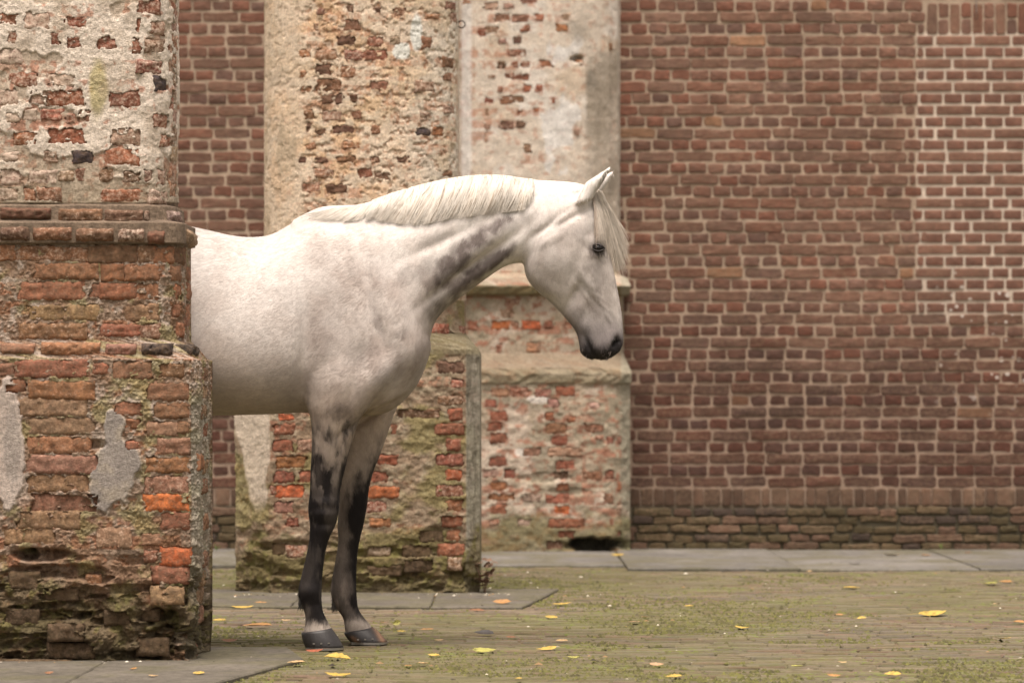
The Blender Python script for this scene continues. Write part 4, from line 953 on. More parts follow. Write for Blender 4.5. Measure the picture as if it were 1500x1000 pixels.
def hind(dx, c, s): return leg([(400, 120 + dx, 0 + dx, .08, c), (470, 118 + dx, -16 + dx, .12, c), (540, 110 + dx, -10 + dx, .105, c), (600, 84 + dx, -4 + dx, .08, c), (660, 52 + dx, -6 + dx, .058, c), (705, 30 + dx, -18 + dx, .045, c), (735, 22 + dx, -22 + dx, .045, c), (765, 16 + dx, -16 + dx, .04, c), (800, 12 + dx, -14 + dx, .032, c),
            (843, 12 + dx, -18 + dx, .033, c), (866, 14 + dx, -22 + dx, .038, c), (884, 18 + dx, -16 + dx, .036, c), (900, 24 + dx, -8 + dx, .033, c), (920, 36 + dx, -6 + dx, .042, c), (934, 38 + dx, -2 + dx, .04, c)])

def build_horse_body(vox=.0062):
    x0, x1, y0, y1, z0, z1 = -2.08, .46, -.36, .36, 0.015, 1.83
    nx, ny, nz = [int((b - a) / vox) for a, b in ((x0, x1), (y0, y1), (z0, z1))]
    xs = x0 + vox * np.arange(nx); ys = y0 + vox * np.arange(ny); zs = z0 + vox * np.arange(nz)
    U, Z = np.meshgrid(xs, zs, indexing='ij')
    f = np.full((nx, ny, nz), .5, np.float32)
    def add(L, k, ylim):
        S, W, Hh, YC = L.field2(U, Z)
        ok = np.abs(S) < 2.2
        if not ok.any(): return
        i0, i1 = np.where(ok.any(1))[0][[0, -1]]; k0, k1 = np.where(ok.any(0))[0][[0, -1]]
        j = np.where((ys >= ylim[0]) & (ys <= ylim[1]))[0]; j0, j1 = j[0], j[-1]
        sl = np.s_[i0:i1 + 1, k0:k1 + 1]
        S, W, Hh, YC, okk = S[sl], W[sl], Hh[sl], YC[sl], ok[sl]
        We = W * (1 - L.egg * np.clip(S, -1.2, 1.2))
        dy = ys[j0:j1 + 1][None, :, None] - YC[:, None, :]
        a = np.abs(dy) / We[:, None, :]; b = np.abs(S)[:, None, :]
        q = (a ** L.p + b ** L.p) ** (1 / L.p) + 1e-6
        r = np.sqrt(dy ** 2 + (S * Hh)[:, None, :] ** 2)
        g = r * (1 - 1 / q); g = np.where(q < .25, -.75 * np.minimum(We, Hh)[:, None, :], g)
        g = np.where(okk[:, None, :], g, .5).astype(np.float32)
        v = f[i0:i1 + 1, j0:j1 + 1, k0:k1 + 1]
        f[i0:i1 + 1, j0:j1 + 1, k0:k1 + 1] = smin(v, g, k)
    Y = (-.36, .36)
    add(Loft(TORSO, egg=.22, p=2.15), .02, Y)
    add(Loft(NECK, egg=.28, p=2.1), .05, Y)
    add(Loft(HEAD, egg=.20, p=2.5), .018, Y)
    add(Loft(NLEG, d=HD - .15, p=2.2), .035, (-.36, 0.02)); add(Loft(FLEG, d=HD + .15, p=2.2), .035, (-.02, .36))
    add(Loft(hind(0, -.15, 0), d=HD - .15, p=2.2), .05, (-.36, 0.02)); add(Loft(hind(36, .15, 0), d=HD + .15, p=2.2), .05, (-.02, .36))
    # ears: leaf-shaped cups opening forwards and outwards
    def ear(pts, y, d):
        R = [(a, b, c, e, w, y) for (a, b, c, e, w) in pts]
        add(Loft(R, d=d, p=2.0), .012, (y - .09, y + .09))
    ear([(868, 292, 842, 300, .026), (872, 283, 850, 284, .030), (881, 271, 858, 268, .031), (888, 259, 870, 260, .026), (892.5, 251, 882, 252, .018), (895, 245, 891, 246, .008), (896, 243, 894.5, 243, .003)], -.062, HD - .06)
    ear([(874, 292, 852, 296, .026), (879, 284, 858, 284, .030), (887, 274, 866, 270, .030), (893, 265, 877, 263, .025), (897, 257, 888, 256, .017), (899.5, 251, 895.5, 251.5, .008), (900.5, 249, 899, 249, .003)], .066, HD + .06)
    def carve(a, b, r, k=.008):
        a = np.array(a); b = np.array(b); lo = np.minimum(a, b) - r * 2.5; hi = np.maximum(a, b) + r * 2.5
        I = [np.where((g >= l) & (g <= h_))[0] for g, l, h_ in zip((xs, ys, zs), lo, hi)]
        sl = np.s_[I[0][0]:I[0][-1] + 1, I[1][0]:I[1][-1] + 1, I[2][0]:I[2][-1] + 1]
        p = np.stack(np.meshgrid(xs[I[0]], ys[I[1]], zs[I[2]], indexing='ij'), -1); ab = b - a
        t = np.clip(((p - a) @ ab) / (ab @ ab), 0, 1); d = np.linalg.norm(p - (a + ab * t[..., None]), axis=-1) - r
        f[sl] = -smin(-f[sl], d, k)
    for sy, dd, o in ((-1, HD - .06, 0), (1, HD + .06, 5)):
        yy = sy * (.064) + sy * .014
        carve((hx(879 + o, dd), yy, hz(281 + (o > 0) * 3, dd)), (hx(890 + o, dd), sy * .066 + sy * .008, hz(258 + (o > 0) * 5, dd)), .0155)
    # nostrils
    for sy in (-1, 1):
        carve((hx(905), sy * .040, hz(495)), (hx(898), sy * .049, hz(510)), .0125, .006)
        carve((hx(903), sy * .030, hz(500)), (hx(899), sy * .036, hz(506)), .012, .006)
    # parting of the lips
    for sy in (-1, 1):
        carve((hx(852), sy * .052, hz(487)), (hx(864), sy * .050, hz(508)), .0058, .004); carve((hx(864), sy * .050, hz(508)), (hx(870), sy * .030, hz(524)), .0058, .004)
    carve((hx(871), -.03, hz(527)), (hx(871), .03, hz(527)), .006, .006)
    V, F = surface_nets(f, np.array((x0, y0, z0)), vox)
    # keep the largest island
    E = np.concatenate([F[:, [0, 1]], F[:, [1, 2]], F[:, [2, 3]]]); lab = np.arange(len(V))
    for _ in range(80):
        old = lab.copy(); la, lb = lab[E[:, 0]], lab[E[:, 1]]; mn = np.minimum(la, lb)
        np.minimum.at(lab, la, mn); np.minimum.at(lab, lb, mn)
        for __ in range(6): lab = lab[lab]
        if (lab == old).all(): break
    big = np.bincount(lab).argmax(); keepv = lab == big
    F = F[keepv[F[:, 0]]]; mp = np.cumsum(keepv) - 1; V = V[keepv]; F = mp[F]
    V = laplace(V, F, 3, .6)
    return V, F

def hpx(V):
    d = HD + V[:, 1]; return 750 + V[:, 0] * FPX / d, HOR - (V[:, 2] - CAMZ) * FPX / d

MUSCLE = [  # px, py, rx, ry, angle (deg, clockwise in the picture), metres
    (552, 470, 9, 52, -14, -.010), (586, 470, 20, 55, -18, .008), (600, 520, 22, 30, 0, .012), (530, 500, 16, 60, -10, .004), (490, 545, 34, 48, 0, .014), (446, 530, 11, 75, 4, -.016), (520, 560, 10, 42, 12, -.009),
    (560, 545, 26, 32, 20, .010), (558, 601, 46, 5, -31, -.022), (578, 588, 40, 8, -32, .008), (690, 392, 70, 7, -37, -.016), (715, 392, 50, 7, -38, .008), (700, 362, 70, 12, -36, .010), (655, 350, 70, 8, -25, -.006), (620, 340, 60, 16, -18, .006),
    (862, 438, 14, 2.4, 58, .0030), (878, 442, 16, 2.2, 42, .0030), (890, 462, 12, 2.2, 62, .0026), (845, 418, 12, 2.4, 50, .002), (856, 408, 20, 6, 62, .004), (850, 428, 9, 16, 30, -.005), (838, 398, 8, 30, 14, -.004), (806, 352, 22, 6, -30, .005), (826, 360, 14, 20, 0, -.003), (856, 478, 8, 10, 0, .005), (850, 505, 7, 12, 0, .004), (882, 512, 10, 8, 0, .004), (812, 378, 36, 40, 0, .008), (798, 334, 26, 5, -38, -.012), (820, 322, 18, 6, -30, .006), (834, 300, 40, 9, -20, .004), (838, 318, 30, 5, -28, -.008), (778, 352, 7, 34, 8, -.012), (800, 420, 30, 10, 35, .005), (838, 436, 6, 26, 28, -.009), (850, 452, 8, 26, 20, .005),
    (864, 418, 14, 5, 42, .003), (873, 432, 16, 3, 35, .003), (882, 400, 7, 40, -6, -.006), (866, 405, 6, 24, -6, .004), (878, 350, 13, 6, -8, .005), (874, 373, 14, 4, 0, .003), (868, 340, 9, 12, 0, -.005), (858, 362, 7, 14, 0, -.004), (900, 503, 13, 17, 10, .006), (893, 480, 10, 20, 0, -.003),
    (476, 735, 16, 6, 0, .004), (474, 752, 15, 5, 0, .004), (476, 768, 14, 5, 0, -.004), (459, 800, 4, 34, 8, .005), (470, 800, 4, 30, 4, .003), (454, 866, 12, 9, 0, .005), (458, 886, 10, 6, 0, -.003), (480, 640, 7, 50, 2, .006), (500, 650, 5, 40, 12, -.004), (468, 660, 4, 45, 0, -.003), (474, 748, 14, 16, 0, .003), (463, 800, 3, 40, 6, -.004), (510, 800, 3, 40, 6, -.004), (330, 560, 100, 30, 4, .004), (400, 430, 60, 60, 0, -.004), (530, 350, 40, 20, 0, .004), (500, 400, 30, 60, -8, .006), (540, 405, 10, 50, -16, -.006)]

DARK = [  # grey dapples and points: px, py, rx, ry, angle, strength
    (728, 330, 36, 11, -36, .9), (700, 352, 46, 15, -38, 1.0), (668, 378, 42, 20, -42, 1.0), (650, 402, 32, 17, -50, .85), (728, 378, 34, 10, -36, .95), (700, 397, 40, 12, -37, .95), (672, 420, 36, 12, -39, .8), (645, 446, 26, 12, -45, .6), (620, 395, 24, 14, -40, .5), (590, 405, 22, 12, -50, .32), (640, 350, 26, 8, -25, .35),
    (760, 322, 30, 9, -20, .3), (552, 468, 7, 34, -16, .5), (545, 440, 6, 30, -14, .3), (590, 487, 14, 9, -40, .35), (535, 520, 30, 26, 0, .25), (430, 460, 50, 60, 0, .2), (470, 380, 30, 20, 0, .15), (520, 400, 10, 40, -15, .16), (500, 560, 30, 26, 0, .25), (400, 520, 60, 60, 10, .2), (600, 450, 30, 40, 0, .08), (575, 545, 34, 24, -20, .3), (520, 585, 30, 22, 0, .35), (610, 540, 12, 40, 10, .22), (470, 480, 36, 50, 0, .24), (420, 560, 50, 34, 0, .28), (330, 560, 80, 30, 0, .2), (555, 400, 30, 30, 0, .2), (640, 455, 20, 24, -40, .5), (480, 430, 40, 30, 10, .16), (500, 605, 24, 18, 0, .55),
    (872, 395, 20, 44, -8, .5), (850, 345, 26, 16, -30, .34), (868, 345, 16, 12, 0, .3), (874, 366, 15, 11, 0, .85), (845, 385, 34, 44, 0, .22), (880, 450, 26, 34, 0, .45), (805, 385, 48, 60, 0, .26), (845, 470, 24, 30, 20, .42), (870, 425, 34, 46, 0, .4), (835, 350, 40, 22, -20, .24), (888, 400, 12, 50, 0, .2)]

def gauss(px, py, x, y, rx, ry, ang):
    a = math.radians(ang); c, s = math.cos(a), math.sin(a); dx = px - x; dy = py - y
    return np.exp(-((dx * c + dy * s) / rx) ** 2 - ((-dx * s + dy * c) / ry) ** 2)

def build_horse():
    V, F = build_horse_body()
    N = vnormals(V, F); px, py = hpx(V)
    disp = np.zeros(len(V)); side = np.clip(np.abs(N[:, 1]) * 1.4 - .1, 0, 1)
    legmask_far = (V[:, 1] > .03)
    for (x, y, rx, ry, an, amp) in MUSCLE:
        g = gauss(px, py, x, y, rx, ry, an)
        if y > 620: g = g * (~legmask_far)
        disp += amp * g * (1.2 if x > 770 else 1.2)
    V = V + N * (disp * side)[:, None]
    V = laplace(V, F, 1, .5)
    N = vnormals(V, F); px, py = hpx(V)
    # --- coat colour
    V3 = V.astype(np.float64)
    st = V3 * np.array((16, 30, 30)); fine = fbm3(V3 * np.array((70, 70, 45)), 5, 3); med = fbm3(V3 * 22, 9, 4); dap = fbm3(V3 * 14 + 4, 15, 3)
    legn = fbm3(V3 * np.array((38, 38, 14)), 21, 4)
    dark = np.zeros(len(V)); blot = fbm3(V3 * np.array((34, 34, 34)), 31, 4)
    for (x, y, rx, ry, an, s) in DARK:
        g = gauss(px, py, x, y, rx * 1.15, ry * 1.15, an); dark = np.maximum(dark, s * sstep(.12, 1.0, g + .9 * (blot - .5) * sstep(.03, .35, g)))
    dark = np.clip(dark * (.35 + .8 * med + .6 * fine), 0, 1)
    body = np.array((.745, .70, .66)); greyc = np.array((.15, .125, .115)); black = np.array((.017, .0145, .0145))
    C = body[None] * np.ones((len(V), 1)); 
    lowshade = sstep(330, 620, py + 60 * (dap - .5))[:, None] * (px < 640)[:, None]
    C = C * (1 - .36 * lowshade) + np.array((.44, .365, .325)) * .36 * lowshade                      # shade low on barrel and shoulder put into the coat colour
    C = C * (1 - np.array((.11, .135, .15))[None] * sstep(.36, .70, .75 * dap + .25 * blot)[:, None])
    warm = np.clip(gauss(px, py, 330, 590, 130, 60, 0) + gauss(px, py, 520, 620, 60, 50, 0), 0, 1)[:, None]; C = C * (1 - warm) + np.array((.64, .54, .45)) * warm  # brown bounce light under belly and forearm painted into the coat
    C = C * (1 - dark[:, None]) + greyc * dark[:, None]
    smoke = sstep(400, 500, px) * sstep(330, 420, py + 40 * (dap - .5) + .25 * (560 - px)) * sstep(775, 740, px)
    C = C * (1 - np.array((.22, .25, .26))[None] * (smoke * (.75 + .45 * sstep(.3, .7, .8 * dap + .2 * blot)))[:, None])      # smoky grey over shoulder, chest and lower neck
    hdm = sstep(765, 800, px) * sstep(300, 360, py + .3 * (860 - px)); C = C * (1 - np.array((.15, .17, .18))[None] * hdm[:, None])
    # muzzle
    hd = (px > 800) & (py > 400)
    t = (py - 452) + .55 * (870 - px)
    mz = sstep(0, 70, py - 438 + .10 * (875 - px) + 30 * (med - .5)) * hd
    C = C * (1 - .92 * mz[:, None]) + np.array((.14, .12, .122)) * (.92 * mz)[:, None]
    lips = np.clip(sstep(494, 520, py + 20 * (med - .5)) * (px > 845) + gauss(px, py, 862, 505, 8, 22, -8) + gauss(px, py, 902, 503, 9, 15, 10), 0, 1) * hd * (px > 838)
    C = C * (1 - lips[:, None]) + np.array((.035, .031, .032)) * lips[:, None]
    nos = np.clip(1.6 * gauss(px, py, 902, 503, 6, 10, 14) - .3, 0, 1) * hd; C = C * (1 - nos[:, None]) + np.array((.012, .01, .01)) * nos[:, None]
    # rim of the eye
    rim = np.clip(1.5 * gauss(px, py, 875.5, 364, 12, 9, 4) - .1, 0, 1) * (np.abs(V[:, 1]) > .05); C = C * (1 - .95 * rim[:, None]) + np.array((.045, .038, .036)) * (.95 * rim)[:, None]
    # ear insides
    ei = np.clip(gauss(px, py, 886, 266, 6, 18, 28), 0, 1) * (np.abs(N[:, 0]) > .2) * (N[:, 0] > .1) * (V[:, 1] < 0); C = C * (1 - .9 * ei[:, None]) + np.array((.16, .115, .09)) * (.9 * ei)[:, None]
    # front legs
    near = (V[:, 1] < 0) & (py > 585) & (px < 540) & (px > 420); far = (V[:, 1] > .05) & (py > 585) & (px < 600) & (px > 470)
    hind_ = (px < 200) & (py > 600)
    dn = np.clip(.6 * sstep(585, 650, py) * sstep(.36, .66, .6 * legn + .4 * blot) + .5 * gauss(px, py, 492, 628, 22, 30, 0) * sstep(.36, .56, legn) + sstep(600, 745, py + 110 * (legn - .5) + 60 * (fine - .5) + .3 * (px - 478)) ** 1.2, 0, 1)
    dn = dn * (1 - .45 * gauss(px, py, 493, 700, 4, 30, 10)) * (1 - .12 * gauss(px, py, 466, 690, 6, 22, 0)) * (1 - .65 * gauss(px, py, 490, 640, 5, 26, 6))
    dn = dn * (1 - .14 * sstep(.52, .62, legn) * (py > 735)); dn = dn * (1 - .3 * gauss(px, py, 449, 835, 8, 26, 14)); dn = dn * (1 - .25 * gauss(px, py, 484, 765, 6, 14, 0)) * (1 - .6 * gauss(px, py, 449, 896, 5, 9, 0))
    dn = np.maximum(dn, .88 * sstep(688, 722, py + 20 * (fine - .5)) * sstep(900, 885, py))
    df = sstep(-14, 16, px + 14 * (blot - .5) - np.interp(py, [600, 680, 700, 740, 760, 790, 850, 880, 900], [572, 536, 522, 506, 500, 504, 504, 504, 518]) + 34 * (legn - .5)) * sstep(625, 705, py + 90 * (legn - .5))
    df = np.maximum(df, .75 * gauss(px, py, 516, 762, 16, 26, 0) + .4 * gauss(px, py, 513, 748, 9, 8, 0)); df = np.clip(df, 0, 1) * (1 - .55 * sstep(836, 862, py) * sstep(516, 502, px)) ; df = np.maximum(df, .6 * sstep(765, 800, py) * sstep(.40, .56, legn))
    df = df * (1 - .45 * gauss(px, py, 500, 830, 9, 40, 6))
    hn = np.clip(sstep(640, 740, py + 80 * (legn - .5)), 0, 1)
    dl = dn * near + df * far * (~near) + hn * hind_
    tint = np.array((.40, .325, .265)); lm = (near | far | hind_) * sstep(585, 650, py)
    tint = tint[None] * (1 - .5 * sstep(690, 800, py))[:, None]
    C = C * (1 - .75 * lm[:, None]) + tint * (.75 * lm)[:, None] * (.8 + .4 * fine)[:, None]
    C = C * (1 - dl[:, None]) + black * dl[:, None]
    lo = np.where(near, 907 + .12 * (470 - px), np.where(far, 905 - .25 * (px - 520), 905))
    wb = (near | far | hind_) * sstep(lo - 5, lo + 11, py + 26 * (legn - .5) + 10 * (blot - .5)); C = C * (1 - .9 * wb[:, None]) + np.array((.50, .43, .37)) * (.85 + .3 * fine - .15)[:, None] * (.9 * wb)[:, None]
    C = C * (.93 + .14 * fine)[:, None]
    root = bpy.data.objects.new('horse', None); COL.objects.link(root); R0 = Vector((hx(300), HD, 0)); root.location = R0
    tag(root, 'white grey horse with dark lower legs standing half behind the near pier', 'horse')
    m, nt, b = new_mat('horse_coat'); g = nd(nt, 'ShaderNodeNewGeometry')
    at = nd(nt, 'ShaderNodeAttribute', attribute_name='Col')
    mp = nd(nt, 'ShaderNodeMapping'); mp.inputs['Rotation'].default_value = (0, math.radians(40), 0); mp.inputs['Scale'].default_value = (110, 300, 420); nt.links.new(g.outputs['Position'], mp.inputs['Vector'])
    fur = noise(nt, mp.outputs[0], 1.0, 4, .65)
    clump = noise(nt, g.outputs['Position'], 60, 4, .6)
    v = math_(nt, 'MULTIPLY', mapr(nt, fur, .3, .7, .88, 1.12), mapr(nt, clump, .3, .7, .94, 1.06))
    nt.links.new(mixc(nt, 1.0, at.outputs['Color'], grey(nt, v), 'MULTIPLY'), b.inputs['Base Color'])
    bump(nt, b, math_(nt, 'ADD', fur, math_(nt, 'MULTIPLY', clump, .5)), .35, .004)
    b.inputs['Roughness'].default_value = .58; b.inputs['Specular IOR Level'].default_value = .1
    b.inputs['Sheen Weight'].default_value = .02; b.inputs['Sheen Roughness'].default_value = .4
    Vw = V + np.array((0, HD, 0)) - np.array(R0)
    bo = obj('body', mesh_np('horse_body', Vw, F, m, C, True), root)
    horse_details(root, R0, V, F, C)
    return root

def hair_mat(name, rough=.5, spec=.35):
    m, nt, b = new_mat(name); at = nd(nt, 'ShaderNodeAttribute', attribute_name='Col')
    nt.links.new(at.outputs['Color'], b.inputs['Base Color']); b.inputs['Roughness'].default_value = rough
    b.inputs['Specular IOR Level'].default_value = spec
    return m

def strands(paths, widths, cols, facing):
    """paths (n,k,3) -> tapered ribbons turned towards 'facing' (n,k,3 or 3)"""
    n, k, _ = paths.shape
    T = np.gradient(paths, axis=1); T /= np.maximum(np.linalg.norm(T, axis=2, keepdims=True), 1e-9)
    Wd = np.cross(T, np.broadcast_to(facing, paths.shape)); Wd /= np.maximum(np.linalg.norm(Wd, axis=2, keepdims=True), 1e-9)
    tp = np.clip(1.15 - np.linspace(0, 1, k) ** 2.2, .15, 1)[None, :, None]
    a = paths + Wd * widths[:, None, None] * tp; b = paths - Wd * widths[:, None, None] * tp
    V = np.stack([a, b], 2).reshape(-1, 3)
    i = np.arange(n * k).reshape(n, k); p = i[:, :-1].ravel(); q = i[:, 1:].ravel()
    F = np.stack([2 * p, 2 * p + 1, 2 * q + 1, 2 * q], -1)
    C = np.repeat(cols[:, None], k * 2, 1).reshape(-1, 3)
    return V, F, C

def horse_details(root, R0, V, F, C):
    off = np.array((0, HD, 0)) - np.array(R0); rng = np.random.RandomState(4)
    hm = hair_mat('mane_hair')
    near = V[V[:, 1] < 0.0]
    npx, npy = hpx(near)
    # outermost lateral extent of the body looked up on a pixel grid (near side)
    gx0, gy0 = 400, 230; G = np.full((560, 320), np.nan)
    ix = np.clip(((npx - gx0)).astype(int), 0, 559); iy = np.clip((npy - gy0).astype(int), 0, 319)
    tmp = np.full(G.shape, 9.0); np.minimum.at(tmp, (ix, iy), near[:, 1])
    for _ in range(3):                        # fill small gaps between vertices
        s = tmp.copy()
        for dx in (-1, 0, 1):
            for dy in (-1, 0, 1): s = np.minimum(s, np.roll(np.roll(tmp, dx, 0), dy, 1))
        tmp = np.where(tmp > 5, s, tmp)
    def ysurf(x, y):
        v = tmp[np.clip((x - gx0).astype(int), 0, 559), np.clip((y - gy0).astype(int), 0, 319)]
        return np.where(v > 5, -.004, v)
    # ---- mane
    crest_x = np.array([445, 470, 490, 520, 540, 580, 620, 660, 710, 750, 772, 782]); crest_y = np.array([321, 309, 303, 299, 292, 278.5, 268.5, 259, 253.5, 256, 259.5, 262])
    low_x = np.array([440, 500, 540, 576, 610, 654, 710, 768, 790]); low_y = np.array([330, 322, 318, 321, 324, 315, 308, 303, 300])
    n = 6200; k = 9
    clump = np.sort(rng.uniform(478, 781, 190)); ci = rng.randint(0, 190, n)
    rx = clump[ci] + rng.normal(0, 2.2, n); rx = np.clip(rx, 474, 783)
    cl_lean = rng.normal(0, 4, 190)[ci]; cl_len = rng.normal(1, .12, 190)[ci]; cl_off = rng.uniform(0, .008, 190)[ci]; cl_tone = rng.uniform(.74, 1.08, 190)[ci]
    t = np.linspace(0, 1, k)[None]
    cy = np.interp(rx, crest_x, crest_y)
    lean = np.interp(rx, [445, 520, 560, 600, 700, 782], [30, 34, 16, 26, 22, 12]) + cl_lean + rng.normal(0, 2, n)
    ex = rx - lean
    ey = cy + (np.interp(ex, low_x, low_y) - cy) * np.clip(cl_len + rng.normal(0, .05, n), .5, 1.12)
    ey = np.where(rx < 530, cy + np.interp(rx, [447, 530], [10, 26]) * rng.uniform(.5, 1.1, n), ey)
    PX = rx[:, None] + (ex - rx)[:, None] * t ** 1.35 + 1.2 * np.sin(t * 5 + rng.rand(n, 1) * 6) * t
    PY = cy[:, None] + (ey - cy)[:, None] * t ** .9
    tops = np.array([py_.min() if len(py_) else 400 for py_ in [hpx(V)[1][np.abs(hpx(V)[0] - q) < 3] for q in range(400, 800, 4)]])
    PY = np.maximum(PY, np.interp(PX, np.arange(400, 800, 4), tops) + np.where(PX < 545, 1.5, -1.5))
    PY[:, 0] += .5; lift = (cl_off + rng.uniform(0, .006, n))[:, None]
    ys = ysurf(PX, PY + 2)
    for _ in range(2): ys[:, 1:-1] = (ys[:, :-2] + 2 * ys[:, 1:-1] + ys[:, 2:]) / 4
    puff = np.sin(np.clip(t * 1.1, 0, 1) * math.pi) ** .7 * .010
    thin = np.interp(rx, [474, 570], [.25, 1.0])[:, None]; YY = np.minimum(ys, 0) - .002 - (lift * np.minimum(1, t * 4) + puff) * thin; YY[:, 0] = rng.uniform(-.012, .012, n)
    d = HD + YY
    paths = np.stack([(PX - 750) * d / FPX, YY, CAMZ - (PY - HOR) * d / FPX], -1)
    cols = np.array((.66, .605, .53))[None] * (cl_tone * rng.uniform(.86, 1.1, n))[:, None]
    dk = rng.rand(n) < .10; cols[dk] *= np.array((.62, .55, .48)); whit = np.clip((600 - rx) / 150, 0, 1)[:, None] * .3; cols = cols * (1 - whit) + np.array((.74, .69, .62)) * whit
    kp = rng.rand(n) < np.interp(rx, [474, 570], [.16, 1.0]); paths, cols, n = paths[kp], cols[kp], int(kp.sum())
    Vm, Fm, Cm = strands(paths + off, rng.uniform(.0006, .0014, n), cols, np.array((0, -1, .25)))
    obj('mane', mesh_np('mane', Vm, Fm, hm, Cm, True), root)
    # ---- forelock: falls between the ears and over the near side of the forehead
    n = 1500; k = 10; t = np.linspace(0, 1, k)[None]
    w = np.clip(rng.beta(1.1, 1.2, n), 0, 1)                      # 0 = over the eye, 1 = in front of the face
    w = np.round(w * 16) / 16 * .75 + w * .25
    rx = 868 + 10 * w + rng.normal(0, 1.6, n); ry = 286 + rng.normal(0, 2.5, n) - 3 * w; ry0 = rng.uniform(-.03, .02, n)
    ex = np.interp(w, [0, .25, .5, .75, 1], [872, 884, 902, 912, 921]) + rng.normal(0, 2.2, n)
    ey = np.interp(w, [0, .25, .5, .75, 1], [344, 344, 376, 388, 362]) + rng.normal(0, 10, n)
    c1x = np.interp(w, [0, .5, 1], [873, 886, 897]); c1y = np.interp(w, [0, .5, 1], [305, 315, 307])
    PX = (1 - t) ** 2 * rx[:, None] + 2 * t * (1 - t) * c1x[:, None] + t * t * ex[:, None] + .8 * np.sin(t * 7 + rng.rand(n, 1) * 6) * t
    PY = (1 - t) ** 2 * ry[:, None] + 2 * t * (1 - t) * c1y[:, None] + t * t * ey[:, None]
    ys = np.minimum(ysurf(PX, PY), -.0); yin = np.where(ys > -.006, (-.03 + .05 * rng.rand(n, 1)) * 1.0 * np.ones_like(PX), ys - .005 - .010 * rng.rand(n, 1))
    for _ in range(3): yin[:, 1:-1] = (yin[:, :-2] + 2 * yin[:, 1:-1] + yin[:, 2:]) / 4
    yin = yin * np.minimum(1, t * 3) + ry0[:, None] * (1 - np.minimum(1, t * 3))
    d = HD + yin; paths = np.stack([(PX - 750) * d / FPX, yin, CAMZ - (PY - HOR) * d / FPX], -1)
    cols = np.array((.58, .51, .43))[None] * rng.uniform(.6, 1.12, n)[:, None]; cols[w < .12] *= np.array((.75, .7, .68))
    Vm, Fm, Cm = strands(paths + off, rng.uniform(.0005, .0012, n), cols, np.array((0.1, -1, .1)))
    obj('forelock', mesh_np('forelock', Vm, Fm, hm, Cm, True), root)
    # ---- feather on the fetlocks
    for (x, y, dd, c) in ((440, 874, -.147, .03), (489, 878, .147, .06)):
        n = 260; k = 6; t = np.linspace(0, 1, k)[None]
        sx = x + rng.uniform(-1, 9, n); sy_ = y + rng.uniform(-16, 12, n); yy = dd + rng.uniform(-.02, .02, n)
        L = rng.uniform(5, 13, n)
        PX = sx[:, None] - (3 + 3 * rng.rand(n, 1)) * t + (4 * rng.rand(n, 1)) * t ** 2; PY = sy_[:, None] + L[:, None] * t
        d = HD + yy[:, None] * np.ones_like(PX); paths = np.stack([(PX - 750) * d / FPX, yy[:, None] * np.ones_like(PX), CAMZ - (PY - HOR) * d / FPX], -1)
        cols = np.full((n, 3), c) * rng.uniform(.5, 1.8, (n, 1)) * np.array((1, .88, .8))
        Vm, Fm, Cm = strands(paths + off, rng.uniform(.0004, .001, n), cols, np.array((0, -1, 0))); obj('fetlock_hair', mesh_np('fetlock_hair', Vm, Fm, hm, Cm, True), root)
    # ---- tail
    n = 900; k = 12; t = np.linspace(0, 1, k)[None]
    X = hx(-16) - .10 * np.sin(t * 2.2) * (.8 + .4 * rng.rand(n, 1)) + .05 * (rng.rand(n, 1) - .5) * (.3 + t); Yt = .07 * (rng.rand(n, 1) - .5) * (.5 + 1.2 * t); Zt = hz(345) - (hz(345) - .28) * t * (.75 + .25 * rng.rand(n, 1))
    paths = np.stack([X, Yt, Zt], -1); cols = np.array((.5, .43, .35)) * rng.uniform(.5, 1.1, (n, 1))
    Vm, Fm, Cm = strands(paths + off, rng.uniform(.001, .002, n), cols, np.array((.3, -1, 0))); obj('tail', mesh_np('tail', Vm, Fm, hm, Cm, True), root)
    # ---- short body hair breaking the outline and the sheen
    N = vnormals(V, F); px, py = hpx(V)
    n = 130000; vi = rng.randint(0, len(V), n); vi = vi[(N[vi, 1] < .35) & (px[vi] > 230) & (py[vi] < 925)]; n = len(vi)
    jit = (rng.rand(n, 3) - .5) * .006; p0 = V[vi] + jit - N[vi] * (jit * N[vi]).sum(1)[:, None]
    flow = np.tile(np.array((-.75, 0, -.6)), (n, 1)); sw = sstep(560, 640, px[vi])[:, None]; flow = flow * (1 - sw) + np.array((-.45, 0, -.9)) * sw
    sw = sstep(775, 815, px[vi])[:, None]; flow = flow * (1 - sw) + np.array((.12, 0, -1)) * sw; sw = sstep(560, 640, py[vi])[:, None] * (px[vi] < 620)[:, None] * (px[vi] > 430)[:, None]; flow = flow * (1 - sw) + np.array((0, 0, -1)) * sw
    flow = flow + rng.normal(0, .22, (n, 3)); nn = N[vi]; flow -= nn * (flow * nn).sum(1)[:, None]; flow /= np.maximum(np.linalg.norm(flow, axis=1), 1e-6)[:, None]
    Lh = rng.uniform(.008, .021, n)[:, None]; t = np.array((0, .55, 1.0))
    paths = p0[:, None] + nn[:, None] * (.0005 + .0002 * t[None, :, None]) + flow[:, None] * (Lh[:, None] * t[None, :, None])
    cols = C[vi] * rng.uniform(.84, 1.10, (n, 1))
    Vm, Fm, Cm = strands(paths + off, rng.uniform(.0005, .0010, n), cols, nn[:, None]); 
    me = mesh_np('coat_hair', Vm, Fm[:, ::-1].copy(), hair_mat('coat_hair', .65, .1), Cm, True); me.normals_split_custom_set_from_vertices(np.repeat(nn, 6, 0).tolist())   # the hairs shade with the skin they lie on
    obj('coat_hair', me, root)
    # ---- whiskers and lashes
    Pw, Cw = [], []
